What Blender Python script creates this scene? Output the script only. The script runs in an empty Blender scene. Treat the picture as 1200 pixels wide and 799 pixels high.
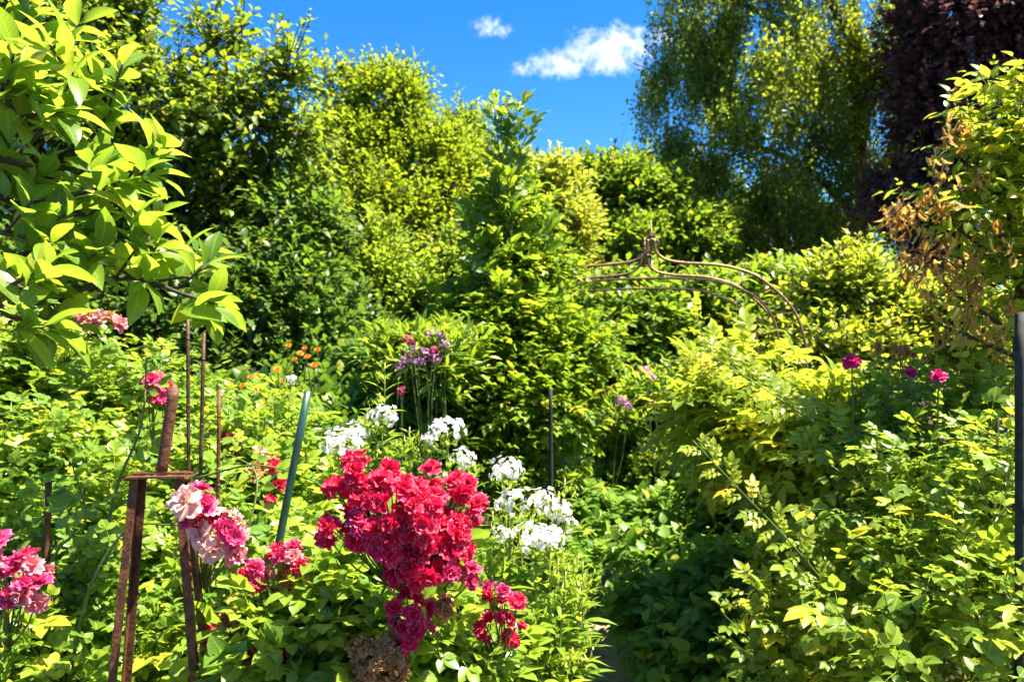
import bpy, math
import numpy as np
from mathutils import Vector

# ------------------------------------------------------------------ camera, sky, sun, exposure
sc = bpy.context.scene
COL = sc.collection
FPX, HZ, EYE = 933.33, 430.0, 1.62          # focal length in photo pixels, horizon row, eye height
cam = bpy.data.cameras.new('camera'); camo = bpy.data.objects.new('camera', cam); COL.objects.link(camo)
cam.lens = 28; cam.sensor_width = 36; cam.shift_y = 30.5 / 1200
cam.clip_start = 0.05; cam.clip_end = 3000
cam.dof.use_dof = True; cam.dof.focus_distance = 1.75; cam.dof.aperture_fstop = 6.0
camo.location = (0, 0, EYE); camo.rotation_euler = (math.radians(90), 0, 0)
sc.camera = camo

SUN_AZ, SUN_EL = 99.0, 64.0                  # degrees to the right of the view, above the horizon
world = bpy.data.worlds.new('World'); sc.world = world; world.use_nodes = True
sun = bpy.data.lights.new('sun', 'SUN'); suno = bpy.data.objects.new('sun', sun); COL.objects.link(suno)
sun.energy = 5.0; sun.angle = math.radians(0.53); sun.color = (1.0, 0.92, 0.74)
sd = Vector((math.sin(math.radians(SUN_AZ)) * math.cos(math.radians(SUN_EL)),
             math.cos(math.radians(SUN_AZ)) * math.cos(math.radians(SUN_EL)), math.sin(math.radians(SUN_EL))))
suno.rotation_euler = sd.to_track_quat('Z', 'Y').to_euler(); suno.location = (4, 4, 20)
sc.view_settings.view_transform = 'Standard'; sc.view_settings.look = 'None'
sc.view_settings.exposure = 2.1; sc.view_settings.gamma = 1.0
sc.cycles.max_bounces = 10; sc.cycles.diffuse_bounces = 7; sc.cycles.glossy_bounces = 2
sc.cycles.transmission_bounces = 5; sc.cycles.transparent_max_bounces = 4
sc.cycles.caustics_reflective = False; sc.cycles.caustics_refractive = False
sc.cycles.sample_clamp_indirect = 6
sc.cycles.use_denoising = True
sc.cycles.use_adaptive_sampling = True; sc.cycles.adaptive_threshold = 0.025


def build_world():
    nt = world.node_tree; N = nt.nodes; L = nt.links; N.clear()
    def nd(t, **k):
        n = N.new(t)
        for a, b in k.items(): setattr(n, a, b)
        return n
    def math_(op, a, b=None):
        n = nd('ShaderNodeMath', operation=op)
        for i, v in enumerate((a, b)):
            if v is None: continue
            if isinstance(v, (int, float)): n.inputs[i].default_value = v
            else: L.new(v, n.inputs[i])
        return n.outputs[0]
    sky = nd('ShaderNodeTexSky', sky_type='NISHITA')
    sky.sun_disc = False; sky.sun_elevation = math.radians(SUN_EL); sky.sun_rotation = math.radians(SUN_AZ)
    sky.altitude = 600; sky.air_density = 1.0; sky.dust_density = 0.1; sky.ozone_density = 4.0
    hs = nd('ShaderNodeHueSaturation'); hs.inputs['Saturation'].default_value = 1.36; hs.inputs['Value'].default_value = 0.85; hs.inputs['Hue'].default_value = 0.504
    L.new(sky.outputs[0], hs.inputs['Color'])
    tc = nd('ShaderNodeTexCoord'); sep = nd('ShaderNodeSeparateXYZ'); L.new(tc.outputs['Generated'], sep.inputs[0])
    zc = math_('MAXIMUM', sep.outputs[2], 0.02)
    com = nd('ShaderNodeCombineXYZ')
    L.new(math_('DIVIDE', sep.outputs[0], zc), com.inputs[0]); L.new(math_('DIVIDE', sep.outputs[1], zc), com.inputs[1])
    noi = nd('ShaderNodeTexNoise'); noi.inputs['Scale'].default_value = 21; noi.inputs['Detail'].default_value = 8
    noi.inputs['Roughness'].default_value = 0.68; noi.inputs['Distortion'].default_value = 0.3
    L.new(tc.outputs['Generated'], noi.inputs['Vector'])
    # fair-weather clouds on a flat layer: centre and half-size on the layer
    clouds = [(.33, 2.55, .20, .24), (.42, 2.42, .10, .14), (.10, 2.66, .13, .15), (.20, 2.68, .16, .12), (-.063, 2.36, .075, .09),
              (-1.9, 2.2, .4, .3), (2.4, 3.0, .5, .35), (-2.6, -1.2, .45, .35), (1.2, -2.1, .4, .4), (3.1, .4, .4, .4),
              (-.9, -2.8, .5, .4), (-1.2, 5.2, .6, .5), (2.0, 6.0, .7, .6), (-3.4, 1.1, .5, .4), (.3, -1.4, .3, .3)]
    cur = None
    for cx, cy, rx, ry in clouds:
        mp = nd('ShaderNodeMapping'); mp.inputs['Location'].default_value = (-cx / rx, -cy / ry, 0)
        mp.inputs['Scale'].default_value = (1 / rx, 1 / ry, 0); L.new(com.outputs[0], mp.inputs[0])
        ln = nd('ShaderNodeVectorMath', operation='LENGTH'); L.new(mp.outputs[0], ln.inputs[0])
        inv = math_('SUBTRACT', 1.0, ln.outputs['Value'])
        cur = inv if cur is None else math_('MAXIMUM', cur, inv)
    cur = math_('MAXIMUM', math_('MINIMUM', cur, .55), -1.0)
    dens = math_('ADD', math_('MULTIPLY', cur, 0.55), math_('MULTIPLY', math_('SUBTRACT', noi.outputs[0], 0.5), 1.9))
    mr = nd('ShaderNodeMapRange', interpolation_type='SMOOTHSTEP'); L.new(dens, mr.inputs[0])
    mr.inputs[1].default_value = 0.04; mr.inputs[2].default_value = 0.62
    mr.inputs[3].default_value = 0.0; mr.inputs[4].default_value = 0.92
    up = nd('ShaderNodeMapRange'); L.new(sep.outputs[2], up.inputs[0]); up.inputs[1].default_value = 0.06; up.inputs[2].default_value = 0.15
    mix = nd('ShaderNodeMix', data_type='RGBA'); L.new(math_('MULTIPLY', mr.outputs[0], up.outputs[0]), mix.inputs[0])
    L.new(hs.outputs[0], mix.inputs[6]); mix.inputs[7].default_value = (4.6, 4.8, 5.1, 1)
    bg = nd('ShaderNodeBackground'); bg.inputs[1].default_value = 0.077; L.new(mix.outputs[2], bg.inputs[0])
    out = nd('ShaderNodeOutputWorld'); L.new(bg.outputs[0], out.inputs[0])
build_world()

# ------------------------------------------------------------------ helpers
rng = np.random.default_rng(11)
UP = np.array([0., 0., 1.])
def P(px, py, d): return np.array([(px - 600) / FPX * d, d, EYE + (HZ - py) / FPX * d])
def norm(v):
    return v / np.maximum(np.linalg.norm(v, axis=-1, keepdims=True), 1e-9)
def rvec(n): return norm(rng.normal(size=(n, 3)))

TRIS = [0]
class Tpl:
    """a small triangle mesh with leaf coordinates (across, along, free) per vertex"""
    def __init__(s, v, t, c, m=None):
        s.v = np.asarray(v, float); s.t = np.asarray(t, int); s.c = np.asarray(c, float)
        s.m = np.zeros(len(s.t), int) if m is None else np.asarray(m, int)
def join(tpls):
    v, t, c, m, o = [], [], [], [], 0
    for q in tpls:
        v.append(q.v); t.append(q.t + o); c.append(q.c); m.append(q.m); o += len(q.v)
    return Tpl(np.vstack(v), np.vstack(t), np.vstack(c), np.concatenate(m))
def xf(q, R=None, T=(0, 0, 0), S=1.0, m=None, val=None):
    v = q.v * S
    if R is not None: v = v @ np.asarray(R).T
    c = q.c.copy()
    if val is not None: c[:, 2] = val
    return Tpl(v + np.asarray(T), q.t, c, q.m if m is None else np.full(len(q.t), m))

class Buf:
    def __init__(s): s.v, s.t, s.c, s.m, s.n = [], [], [], [], 0
    def add(s, q, val=None):
        s.v.append(q.v); s.t.append(q.t + s.n); c = q.c.copy()
        if val is not None: c[:, 2] = val
        s.c.append(c); s.m.append(q.m); s.n += len(q.v)
    def inst(s, q, R, T, S, val):
        """copies of a template: R (n,3,3) columns = axes, T (n,3), S (n,), val (n,)"""
        n = len(T)
        if n == 0: return
        v = np.einsum('nij,kj->nki', R, q.v) * S[:, None, None] + T[:, None, :]
        k = len(q.v)
        t = q.t[None] + (np.arange(n) * k)[:, None, None]
        c = np.broadcast_to(q.c[None], (n, k, 3)).copy(); c[:, :, 2] += val[:, None]
        s.v.append(v.reshape(-1, 3)); s.t.append(t.reshape(-1, 3) + s.n); s.c.append(c.reshape(-1, 3))
        s.m.append(np.tile(q.m, n)); s.n += n * k
    def mesh(s, name, mats, smooth=True):
        v = np.vstack(s.v); t = np.vstack(s.t); c = np.vstack(s.c); mi = np.concatenate(s.m)
        me = bpy.data.meshes.new(name)
        me.vertices.add(len(v)); me.vertices.foreach_set('co', v.astype(np.float32).ravel())
        me.loops.add(t.size); me.loops.foreach_set('vertex_index', t.astype(np.int32).ravel())
        me.polygons.add(len(t)); me.polygons.foreach_set('loop_start', (np.arange(len(t)) * 3).astype(np.int32))
        me.polygons.foreach_set('loop_total', np.full(len(t), 3, np.int32))
        for m in mats: me.materials.append(m)
        me.polygons.foreach_set('material_index', mi.astype(np.int32))
        me.polygons.foreach_set('use_smooth', np.full(len(t), bool(smooth)))
        a = me.attributes.new('lc', 'FLOAT_VECTOR', 'POINT'); a.data.foreach_set('vector', c.astype(np.float32).ravel())
        me.update(calc_edges=True); TRIS[0] += len(t)
        return me
    def build(s, name, mats, parent=None, kind=None, origin=None, smooth=True):
        if not s.v: return None
        if parent is not None and origin is None: origin = np.array(parent.location)
        if origin is not None: s.v = [v - np.asarray(origin) for v in s.v]
        o = bpy.data.objects.new(name, s.mesh(name, mats, smooth)); COL.objects.link(o)
        if parent is not None: o.parent = parent
        elif origin is not None: o.location = origin
        if kind: o['kind'] = kind
        return o

def tag(o, label, cat, group=None):
    o['label'] = label; o['category'] = cat
    if group: o['group'] = group
def thing(name, label, cat, loc, group=None):
    o = bpy.data.objects.new(name, None); COL.objects.link(o); o.location = [float(x) for x in loc]
    o.empty_display_size = 0.1; tag(o, label, cat, group); return o
def place(me, name, parent, R, T, S):
    """one object of shared mesh data at R, T, S (world), under an unrotated thing"""
    from mathutils import Matrix
    o = bpy.data.objects.new(name, me); COL.objects.link(o); o.parent = parent
    M = np.eye(4); M[:3, :3] = np.asarray(R) * S; M[:3, 3] = np.asarray(T) - np.array(parent.location)
    o.matrix_local = Matrix(M.tolist()); return o

# ------------------------------------------------------------------ materials
def mat_nodes(name):
    m = bpy.data.materials.new(name); m.use_nodes = True; nt = m.node_tree; nt.nodes.clear()
    return m, nt, nt.nodes, nt.links
def ramp(N, L, src, stops):
    r = N.new('ShaderNodeValToRGB'); L.new(src, r.inputs[0])
    e = r.color_ramp.elements
    while len(e) < len(stops): e.new(0.5)
    for el, (p, c) in zip(e, stops): el.position = p; el.color = (*c, 1)
    return r.outputs[0]
def leafmat(name, dark, mid, light, trans=(0.36, 0.50, 0.02), tmix=0.45, rough=0.42, spec=0.45, vein=False, edge=None, warm=True, blemish=False):
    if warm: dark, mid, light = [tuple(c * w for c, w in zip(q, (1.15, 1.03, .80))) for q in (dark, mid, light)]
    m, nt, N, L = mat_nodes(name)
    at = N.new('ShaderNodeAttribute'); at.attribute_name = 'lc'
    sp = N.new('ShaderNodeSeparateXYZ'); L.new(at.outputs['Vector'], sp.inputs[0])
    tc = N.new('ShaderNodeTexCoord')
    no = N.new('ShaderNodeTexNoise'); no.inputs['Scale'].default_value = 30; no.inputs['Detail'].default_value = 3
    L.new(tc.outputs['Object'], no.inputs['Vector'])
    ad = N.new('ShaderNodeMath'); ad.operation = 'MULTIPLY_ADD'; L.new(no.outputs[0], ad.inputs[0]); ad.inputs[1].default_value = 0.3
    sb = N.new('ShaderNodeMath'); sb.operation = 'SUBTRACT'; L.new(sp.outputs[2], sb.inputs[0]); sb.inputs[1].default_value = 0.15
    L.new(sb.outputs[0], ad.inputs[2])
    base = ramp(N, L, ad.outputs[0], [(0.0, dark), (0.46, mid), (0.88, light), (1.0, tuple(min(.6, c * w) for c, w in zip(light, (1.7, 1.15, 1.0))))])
    if vein:
        ab = N.new('ShaderNodeMath'); ab.operation = 'ABSOLUTE'; L.new(sp.outputs[0], ab.inputs[0])
        mr = N.new('ShaderNodeMapRange'); L.new(ab.outputs[0], mr.inputs[0])
        mr.inputs[1].default_value = 0.0; mr.inputs[2].default_value = 0.10; mr.inputs[3].default_value = 0.7; mr.inputs[4].default_value = 0.0
        # side veins: a sawtooth of (along - 0.35 * across)
        sv = N.new('ShaderNodeMath'); sv.operation = 'MULTIPLY_ADD'; L.new(ab.outputs[0], sv.inputs[0]); sv.inputs[1].default_value = -0.22; L.new(sp.outputs[1], sv.inputs[2])
        fr = N.new('ShaderNodeMath'); fr.operation = 'PINGPONG'; L.new(sv.outputs[0], fr.inputs[0]); fr.inputs[1].default_value = 0.055
        m2 = N.new('ShaderNodeMapRange'); L.new(fr.outputs[0], m2.inputs[0])
        m2.inputs[1].default_value = 0.0; m2.inputs[2].default_value = 0.014; m2.inputs[3].default_value = 0.35; m2.inputs[4].default_value = 0.0
        mx = N.new('ShaderNodeMath'); mx.operation = 'MAXIMUM'; L.new(mr.outputs[0], mx.inputs[0]); L.new(m2.outputs[0], mx.inputs[1])
        vm = N.new('ShaderNodeMix'); vm.data_type = 'RGBA'; L.new(mx.outputs[0], vm.inputs[0]); L.new(base, vm.inputs[6])
        vm.inputs[7].default_value = (*[min(1, c * 1.5 + 0.03) for c in light], 1); base = vm.outputs[2]
    if blemish:   # browned spots and a scorched patch here and there
        n2 = N.new('ShaderNodeTexNoise'); n2.inputs['Scale'].default_value = 6.5; n2.inputs['Detail'].default_value = 5
        oi = N.new('ShaderNodeObjectInfo'); ov = N.new('ShaderNodeVectorMath'); ov.operation = 'ADD'; L.new(tc.outputs['Object'], ov.inputs[0]); L.new(oi.outputs['Location'], ov.inputs[1])
        sc2 = N.new('ShaderNodeVectorMath'); sc2.operation = 'SCALE'; sc2.inputs['Scale'].default_value = 1.0; L.new(ov.outputs[0], sc2.inputs[0]); L.new(sc2.outputs[0], n2.inputs['Vector'])
        m3 = N.new('ShaderNodeMapRange'); L.new(n2.outputs[0], m3.inputs[0]); m3.inputs[1].default_value = .63; m3.inputs[2].default_value = .70; m3.inputs[4].default_value = .8
        bm = N.new('ShaderNodeMix'); bm.data_type = 'RGBA'; L.new(m3.outputs[0], bm.inputs[0]); L.new(base, bm.inputs[6]); bm.inputs[7].default_value = (.16, .11, .03, 1); base = bm.outputs[2]
    if edge:
        ab2 = N.new('ShaderNodeMath'); ab2.operation = 'ABSOLUTE'; L.new(sp.outputs[0], ab2.inputs[0])
        me_ = N.new('ShaderNodeMapRange'); L.new(ab2.outputs[0], me_.inputs[0]); me_.inputs[1].default_value = 0.55; me_.inputs[2].default_value = 1.0
        e = N.new('ShaderNodeMix'); e.data_type = 'RGBA'; L.new(me_.outputs[0], e.inputs[0]); L.new(base, e.inputs[6]); e.inputs[7].default_value = (*edge, 1); base = e.outputs[2]
    pb = N.new('ShaderNodeBsdfPrincipled'); L.new(base, pb.inputs['Base Color'])
    pb.inputs['Roughness'].default_value = rough; pb.inputs['Specular IOR Level'].default_value = spec * .85
    tr = N.new('ShaderNodeBsdfTranslucent')
    tm = N.new('ShaderNodeMix'); tm.data_type = 'RGBA'; tm.inputs[0].default_value = 0.62
    mul = N.new('ShaderNodeVectorMath'); mul.operation = 'SCALE'; mul.inputs['Scale'].default_value = 2.6; L.new(base, mul.inputs[0])
    L.new(mul.outputs[0], tm.inputs[6]); tm.inputs[7].default_value = (*trans, 1)
    L.new(tm.outputs[2], tr.inputs[0])
    ms = N.new('ShaderNodeMixShader'); ms.inputs[0].default_value = tmix
    L.new(pb.outputs[0], ms.inputs[1]); L.new(tr.outputs[0], ms.inputs[2])
    o = N.new('ShaderNodeOutputMaterial'); L.new(ms.outputs[0], o.inputs[0])
    return m
def petalmat(name, inner, outer, edge, trans, tmix=0.35, rough=0.5, mottling=0.25):
    m, nt, N, L = mat_nodes(name)
    at = N.new('ShaderNodeAttribute'); at.attribute_name = 'lc'
    sp = N.new('ShaderNodeSeparateXYZ'); L.new(at.outputs['Vector'], sp.inputs[0])
    base = ramp(N, L, sp.outputs[1], [(0.0, inner), (0.35, outer), (0.82, outer), (1.0, edge)])
    tc = N.new('ShaderNodeTexCoord'); no = N.new('ShaderNodeTexNoise'); no.inputs['Scale'].default_value = 60; no.inputs['Detail'].default_value = 3
    L.new(tc.outputs['Object'], no.inputs['Vector'])
    a = N.new('ShaderNodeMath'); a.operation = 'ADD'; L.new(no.outputs[0], a.inputs[0]); L.new(sp.outputs[2], a.inputs[1])
    mr = N.new('ShaderNodeMapRange'); L.new(a.outputs[0], mr.inputs[0]); mr.inputs[1].default_value = 0.5; mr.inputs[2].default_value = 1.4
    mr.inputs[3].default_value = 1 - mottling; mr.inputs[4].default_value = 1 + mottling
    sc_ = N.new('ShaderNodeVectorMath'); sc_.operation = 'SCALE'; L.new(base, sc_.inputs[0]); L.new(mr.outputs[0], sc_.inputs['Scale'])
    pb = N.new('ShaderNodeBsdfPrincipled'); L.new(sc_.outputs[0], pb.inputs['Base Color']); pb.inputs['Roughness'].default_value = rough
    pb.inputs['Specular IOR Level'].default_value = 0.3
    tr = N.new('ShaderNodeBsdfTranslucent'); tr.inputs[0].default_value = (*trans, 1)
    ms = N.new('ShaderNodeMixShader'); ms.inputs[0].default_value = tmix
    L.new(pb.outputs[0], ms.inputs[1]); L.new(tr.outputs[0], ms.inputs[2])
    o = N.new('ShaderNodeOutputMaterial'); L.new(ms.outputs[0], o.inputs[0]); return m
def surfmat(name, a, b, scale=20, rough=0.7, metal=0.0, bump=0.3, detail=6, stretch=(1, 1, 1), spec=0.5, c=None):
    m, nt, N, L = mat_nodes(name)
    tc = N.new('ShaderNodeTexCoord'); mp = N.new('ShaderNodeMapping'); mp.inputs['Scale'].default_value = stretch
    L.new(tc.outputs['Object'], mp.inputs[0])
    no = N.new('ShaderNodeTexNoise'); no.inputs['Scale'].default_value = scale; no.inputs['Detail'].default_value = detail
    no.inputs['Roughness'].default_value = 0.65; L.new(mp.outputs[0], no.inputs['Vector'])
    st = [(0.32, a), (0.66, b)] + ([(0.8, c)] if c else [])
    pb = N.new('ShaderNodeBsdfPrincipled'); L.new(ramp(N, L, no.outputs[0], st), pb.inputs['Base Color'])
    pb.inputs['Roughness'].default_value = rough; pb.inputs['Metallic'].default_value = metal; pb.inputs['Specular IOR Level'].default_value = spec
    bp = N.new('ShaderNodeBump'); bp.inputs['Strength'].default_value = bump; bp.inputs['Distance'].default_value = 0.01
    L.new(no.outputs[0], bp.inputs['Height']); L.new(bp.outputs[0], pb.inputs['Normal'])
    o = N.new('ShaderNodeOutputMaterial'); L.new(pb.outputs[0], o.inputs[0]); return m

M = dict(
    magnolia=leafmat('magnolia_leaf', (.045, .125, .014), (.10, .21, .02), (.19, .295, .03), (.40, .53, .03), .48, .36, .5, vein=True, blemish=True),
    rose=leafmat('rose_leaf', (.035, .11, .016), (.092, .20, .025), (.21, .315, .035), (.40, .50, .03), .43, .34, .55, vein=True),
    freshrose=leafmat('fresh_rose_leaf', (.04, .115, .016), (.105, .21, .024), (.24, .325, .032), (.44, .51, .03), .45, .38, .42, vein=True),
    rosefill=leafmat('rose_leaf_small', (.03, .09, .013), (.085, .20, .022), (.17, .29, .03), (.38, .50, .03), .42, .36, .5),
    phlox=leafmat('phlox_leaf', (.045, .12, .014), (.11, .22, .022), (.20, .30, .03), (.42, .52, .03), .42, .4, .45, vein=True),
    climber=leafmat('climber_leaf', (.03, .095, .012), (.085, .185, .017), (.19, .29, .02), (.38, .48, .02), .44, .4, .45),
    wisteria=leafmat('wisteria_leaf', (.025, .09, .012), (.065, .17, .018), (.13, .24, .02), (.28, .45, .02), .42, .55, .3),
    cherry=leafmat('cherry_leaf', (.025, .075, .008), (.07, .15, .012), (.16, .25, .018), (.40, .48, .02), .45, .40, .42),
    beech=leafmat('beech_leaf', (.03, .085, .007), (.075, .165, .012), (.18, .255, .018), (.40, .48, .01), .47, .45, .35),
    feather=leafmat('feathery_leaf', (.05, .13, .015), (.12, .23, .02), (.22, .31, .03), (.42, .52, .03), .45, .45, .35),
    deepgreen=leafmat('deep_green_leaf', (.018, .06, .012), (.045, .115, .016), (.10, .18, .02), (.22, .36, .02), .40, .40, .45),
    goldgreen=leafmat('gold_green_leaf', (.08, .15, .015), (.18, .27, .025), (.34, .38, .04), (.50, .52, .05), .45, .45, .35),
    laurel=leafmat('laurel_leaf', (.03, .09, .013), (.075, .165, .018), (.16, .25, .022), (.34, .45, .02), .42, .34, .52),
    birch=leafmat('birch_leaf', (.06, .12, .014), (.14, .23, .02), (.24, .31, .025), (.48, .55, .03), .5, .45, .35),
    copper=leafmat('copper_leaf', (.035, .018, .020), (.085, .042, .043), (.19, .11, .11), (.20, .06, .05), .30, .36, .8, warm=False),
    rambler=leafmat('rambler_leaf', (.05, .13, .014), (.14, .24, .02), (.30, .36, .03), (.52, .55, .03), .46, .38, .45, vein=True),
    golden=leafmat('golden_leaf', (.06, .14, .014), (.15, .25, .02), (.28, .34, .03), (.50, .55, .03), .48, .38, .45, vein=True),
    shade=leafmat('shade_plant_leaf', (.035, .115, .02), (.08, .19, .028), (.15, .26, .035), (.30, .46, .03), .44, .45, .4, vein=True),
    grass=leafmat('grass_blade', (.04, .11, .015), (.09, .19, .02), (.18, .28, .03), (.32, .45, .03), .4, .45, .4),
    pod=leafmat('seed_pod', (.20, .10, .022), (.42, .23, .05), (.60, .40, .11), (.75, .42, .06), .38, .6, .25, warm=False),
    stem=surfmat('green_stem', (.045, .09, .015), (.10, .15, .03), 30, .55, bump=.1),
    youngstem=surfmat('young_stem', (.14, .17, .03), (.24, .25, .06), 30, .55, bump=.1),
    bark=surfmat('brown_bark', (.025, .018, .012), (.085, .06, .04), 16, .85, bump=.8, stretch=(1, 1, .3)),
    birchbark=surfmat('birch_bark', (.05, .04, .035), (.45, .42, .38), 7, .8, bump=.5, stretch=(1, 1, 3)),
    rodrust=surfmat('dark_rust', (.025, .013, .009), (.10, .045, .022), 60, .6, .3, .4),
    rust=surfmat('rusty_steel', (.045, .018, .010), (.20, .075, .028), 55, .62, .35, .5, c=(.34, .15, .06)),
    archmetal=surfmat('aged_bronze_steel', (.11, .055, .025), (.32, .19, .09), 40, .45, .4, .3),
    darkmetal=surfmat('dark_steel', (.012, .014, .013), (.035, .038, .034), 40, .75, .0, .2, spec=.25),
    greenstake=surfmat('green_coated_stake', (.008, .04, .026), (.02, .08, .05), 90, .38, 0, .3, stretch=(1, 1, .1)),
    bamboo=surfmat('bamboo_cane', (.13, .085, .03), (.28, .20, .075), 30, .6, 0, .2, stretch=(1, 1, .2)),
    soil=surfmat('garden_soil', (.022, .016, .009), (.075, .055, .03), 9, .95, 0, 1.0, spec=.1),
    path=surfmat('trodden_path', (.15, .11, .065), (.36, .28, .18), 22, .95, 0, 1.0, c=(.17, .19, .07), spec=.1),
    red=petalmat('crimson_petal', (.62, .22, .08), (.62, .008, .070), (.80, .19, .28), (.88, .012, .09), .38, .6),
    pink=petalmat('faded_pink_petal', (.75, .50, .30), (.70, .22, .27), (.88, .62, .58), (.85, .25, .30), .35),
    blush=petalmat('blush_petal', (.80, .60, .35), (.80, .52, .47), (.85, .68, .62), (.85, .45, .38), .35),
    rosepink=petalmat('rose_pink_petal', (.6, .25, .2), (.62, .03, .16), (.80, .24, .34), (.8, .05, .2), .32),
    magenta=petalmat('magenta_petal', (.5, .02, .12), (.60, .012, .16), (.74, .10, .28), (.8, .01, .2), .35),
    withered=petalmat('withered_petal', (.34, .15, .04), (.56, .29, .11), (.74, .46, .22), (.75, .36, .12), .38, .7, .4),
    white=petalmat('white_petal', (.62, .38, .45), (.86, .84, .83), (.88, .87, .86), (.92, .90, .88), .45, mottling=.06),
    lilac=petalmat('lilac_petal', (.6, .2, .5), (.55, .22, .50), (.66, .36, .6), (.6, .2, .5), .3),
    orange=petalmat('orange_petal', (.35, .10, .01), (.75, .25, .01), (.85, .35, .02), (.8, .3, .01), .25),
    stamen=surfmat('stamen', (.55, .35, .05), (.75, .55, .12), 50, .7),
    rosehip=surfmat('bud_green', (.10, .15, .03), (.25, .12, .05), 40, .55),
)

# ------------------------------------------------------------------ leaf templates
def leaf(rows=3, p=0.8, W=0.30, fold=0.25, curl=0.18, wave=0.0, val=0.0):
    if rows == 1:
        t0 = 0.5 ** (1 / p)
        v = [(0, 0, 0), (-W, t0, fold * W), (W, t0, fold * W), (0, 1, -curl)]
        return Tpl(v, [(0, 2, 3), (0, 3, 1)], [(0, 0, val), (-1, t0, val), (1, t0, val), (0, 1, val)])
    v, c, t = [(0, 0, 0)], [(0, 0, val)], []
    for i in range(1, rows + 1):
        s = i / (rows + 1); w = W * math.sin(math.pi * s ** p) ** 0.85
        z = -curl * s * s
        for u in (-1, 0, 1):
            v.append((u * w, s, z + abs(u) * fold * w + (wave * math.sin(7 * s + 2 * u) if u else 0))); c.append((u, s, val))
    v.append((0, 1, -curl)); c.append((0, 1, val)); tip = len(v) - 1
    t += [(0, 2, 1), (0, 3, 2)]
    for i in range(rows - 1):
        a = 1 + 3 * i; b = a + 3
        t += [(a, a + 1, b + 1), (a, b + 1, b), (a + 1, a + 2, b + 2), (a + 1, b + 2, b + 1)]
    a = 1 + 3 * (rows - 1); t += [(a, a + 1, tip), (a + 1, a + 2, tip)]
    return Tpl(v, t, c)
def rotz(a): c, s = math.cos(a), math.sin(a); return np.array([[c, -s, 0], [s, c, 0], [0, 0, 1]])
def rotx(a): c, s = math.cos(a), math.sin(a); return np.array([[1, 0, 0], [0, c, -s], [0, s, c]])
def roty(a): c, s = math.cos(a), math.sin(a); return np.array([[c, 0, s], [0, 1, 0], [-s, 0, c]])
def compound(lf, pairs=2, size=0.42, ang=1.0, droop=0.12, seed=0, taper=0.85):
    """pinnate leaf, unit length along +y"""
    r = np.random.default_rng(seed); out = []
    for i in range(pairs):
        y = 0.28 + 0.42 * i / max(1, pairs - 1) if pairs > 1 else 0.4
        y = 0.22 + (0.40 if pairs < 4 else 0.6) * i / max(1, pairs - 1)
        for s in (-1, 1):
            R = rotz(-s * ang * r.uniform(.9, 1.1)) @ roty(r.uniform(-.35, .35)) @ rotx(r.uniform(-.25, .15))
            out.append(xf(lf, R, (0, y + r.uniform(-.02, .02), -droop * y * y), size * (taper + (1 - taper) * i / max(1, pairs - 1)) * r.uniform(.88, 1.08)))
    y = 0.22 + (0.42 if pairs < 4 else 0.62)
    out.append(xf(lf, rotx(-.15) @ rotz(r.uniform(-.2, .2)), (0, y, -droop * y * y), (1 - y) * 1.0 + 0.08))
    w = 0.008
    rv = [(-w, 0, 0), (w, 0, 0), (-w, .4, -droop * .16), (w, .4, -droop * .16), (0, y, -droop * y * y)]
    out.append(Tpl(rv, [(0, 1, 3), (0, 3, 2), (2, 3, 4)], [(0, 0, .1)] * 5))
    return join(out)

LF = dict(far=leaf(1, .9, .33, .3, .1), far_round=leaf(1, .9, .42, .3, .1), far_long=leaf(1, .8, .2, .3, .15),
          mid=leaf(2, .8, .30, .3, .2), mid_ob=leaf(2, 1.3, .26, .3, .2), lance=leaf(3, .8, .13, .3, .3), lance2=leaf(2, .8, .12, .3, .3),
          near=leaf(4, .8, .31, .25, .2), ob=leaf(5, 1.15, .235, .3, .26, .014), ovate=leaf(3, .7, .34, .22, .2))
LF['rose5'] = compound(leaf(3, .85, .36, .3, .18), 2, .40, 1.05, seed=1)
LF['rose5lo'] = compound(leaf(1, .85, .30, .3, .15), 2, .40, 1.05, seed=2)
LF['rose7'] = compound(leaf(2, .8, .28, .3, .2), 3, .34, 1.0, .25, seed=3)
LF['wist'] = compound(leaf(3, .75, .21, .25, .2), 4, .40, 1.0, .25, seed=4)
LF['spire'] = compound(leaf(3, .75, .25, .25, .2), 3, .44, .85, .2, seed=9)
LF['trefoil'] = compound(leaf(3, .8, .3, .25, .2), 1, .55, .9, .2, seed=5)

# ------------------------------------------------------------------ tubes
def tube(buf, pts, rad, k=6, mat=0, cap=True):
    pts = np.asarray(pts, float); n = len(pts); rad = np.broadcast_to(rad, (n,)).astype(float)
    tan = np.gradient(pts, axis=0); tan = norm(tan)
    ref = np.array([1., 0, 0]) if abs(tan[0][0]) < .8 else np.array([0, 1., 0])
    a = norm(np.cross(tan[0], ref)); V = []
    for i in range(n):
        a = norm(a - tan[i] * (a @ tan[i])); b = np.cross(tan[i], a)
        th = np.arange(k) * 2 * math.pi / k
        V.append(pts[i] + rad[i] * (np.cos(th)[:, None] * a + np.sin(th)[:, None] * b))
    V = np.vstack(V); T = []
    for i in range(n - 1):
        for j in range(k):
            p, q = i * k + j, i * k + (j + 1) % k
            T += [(p, q, q + k), (p, q + k, p + k)]
    if cap:
        c0 = len(V); V = np.vstack([V, pts[0], pts[-1]])
        for j in range(k):
            T += [(c0, (j + 1) % k, j), (c0 + 1, (n - 1) * k + j, (n - 1) * k + (j + 1) % k)]
    buf.add(Tpl(V, T, np.zeros((len(V), 3)), np.full(len(T), mat)))
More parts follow.
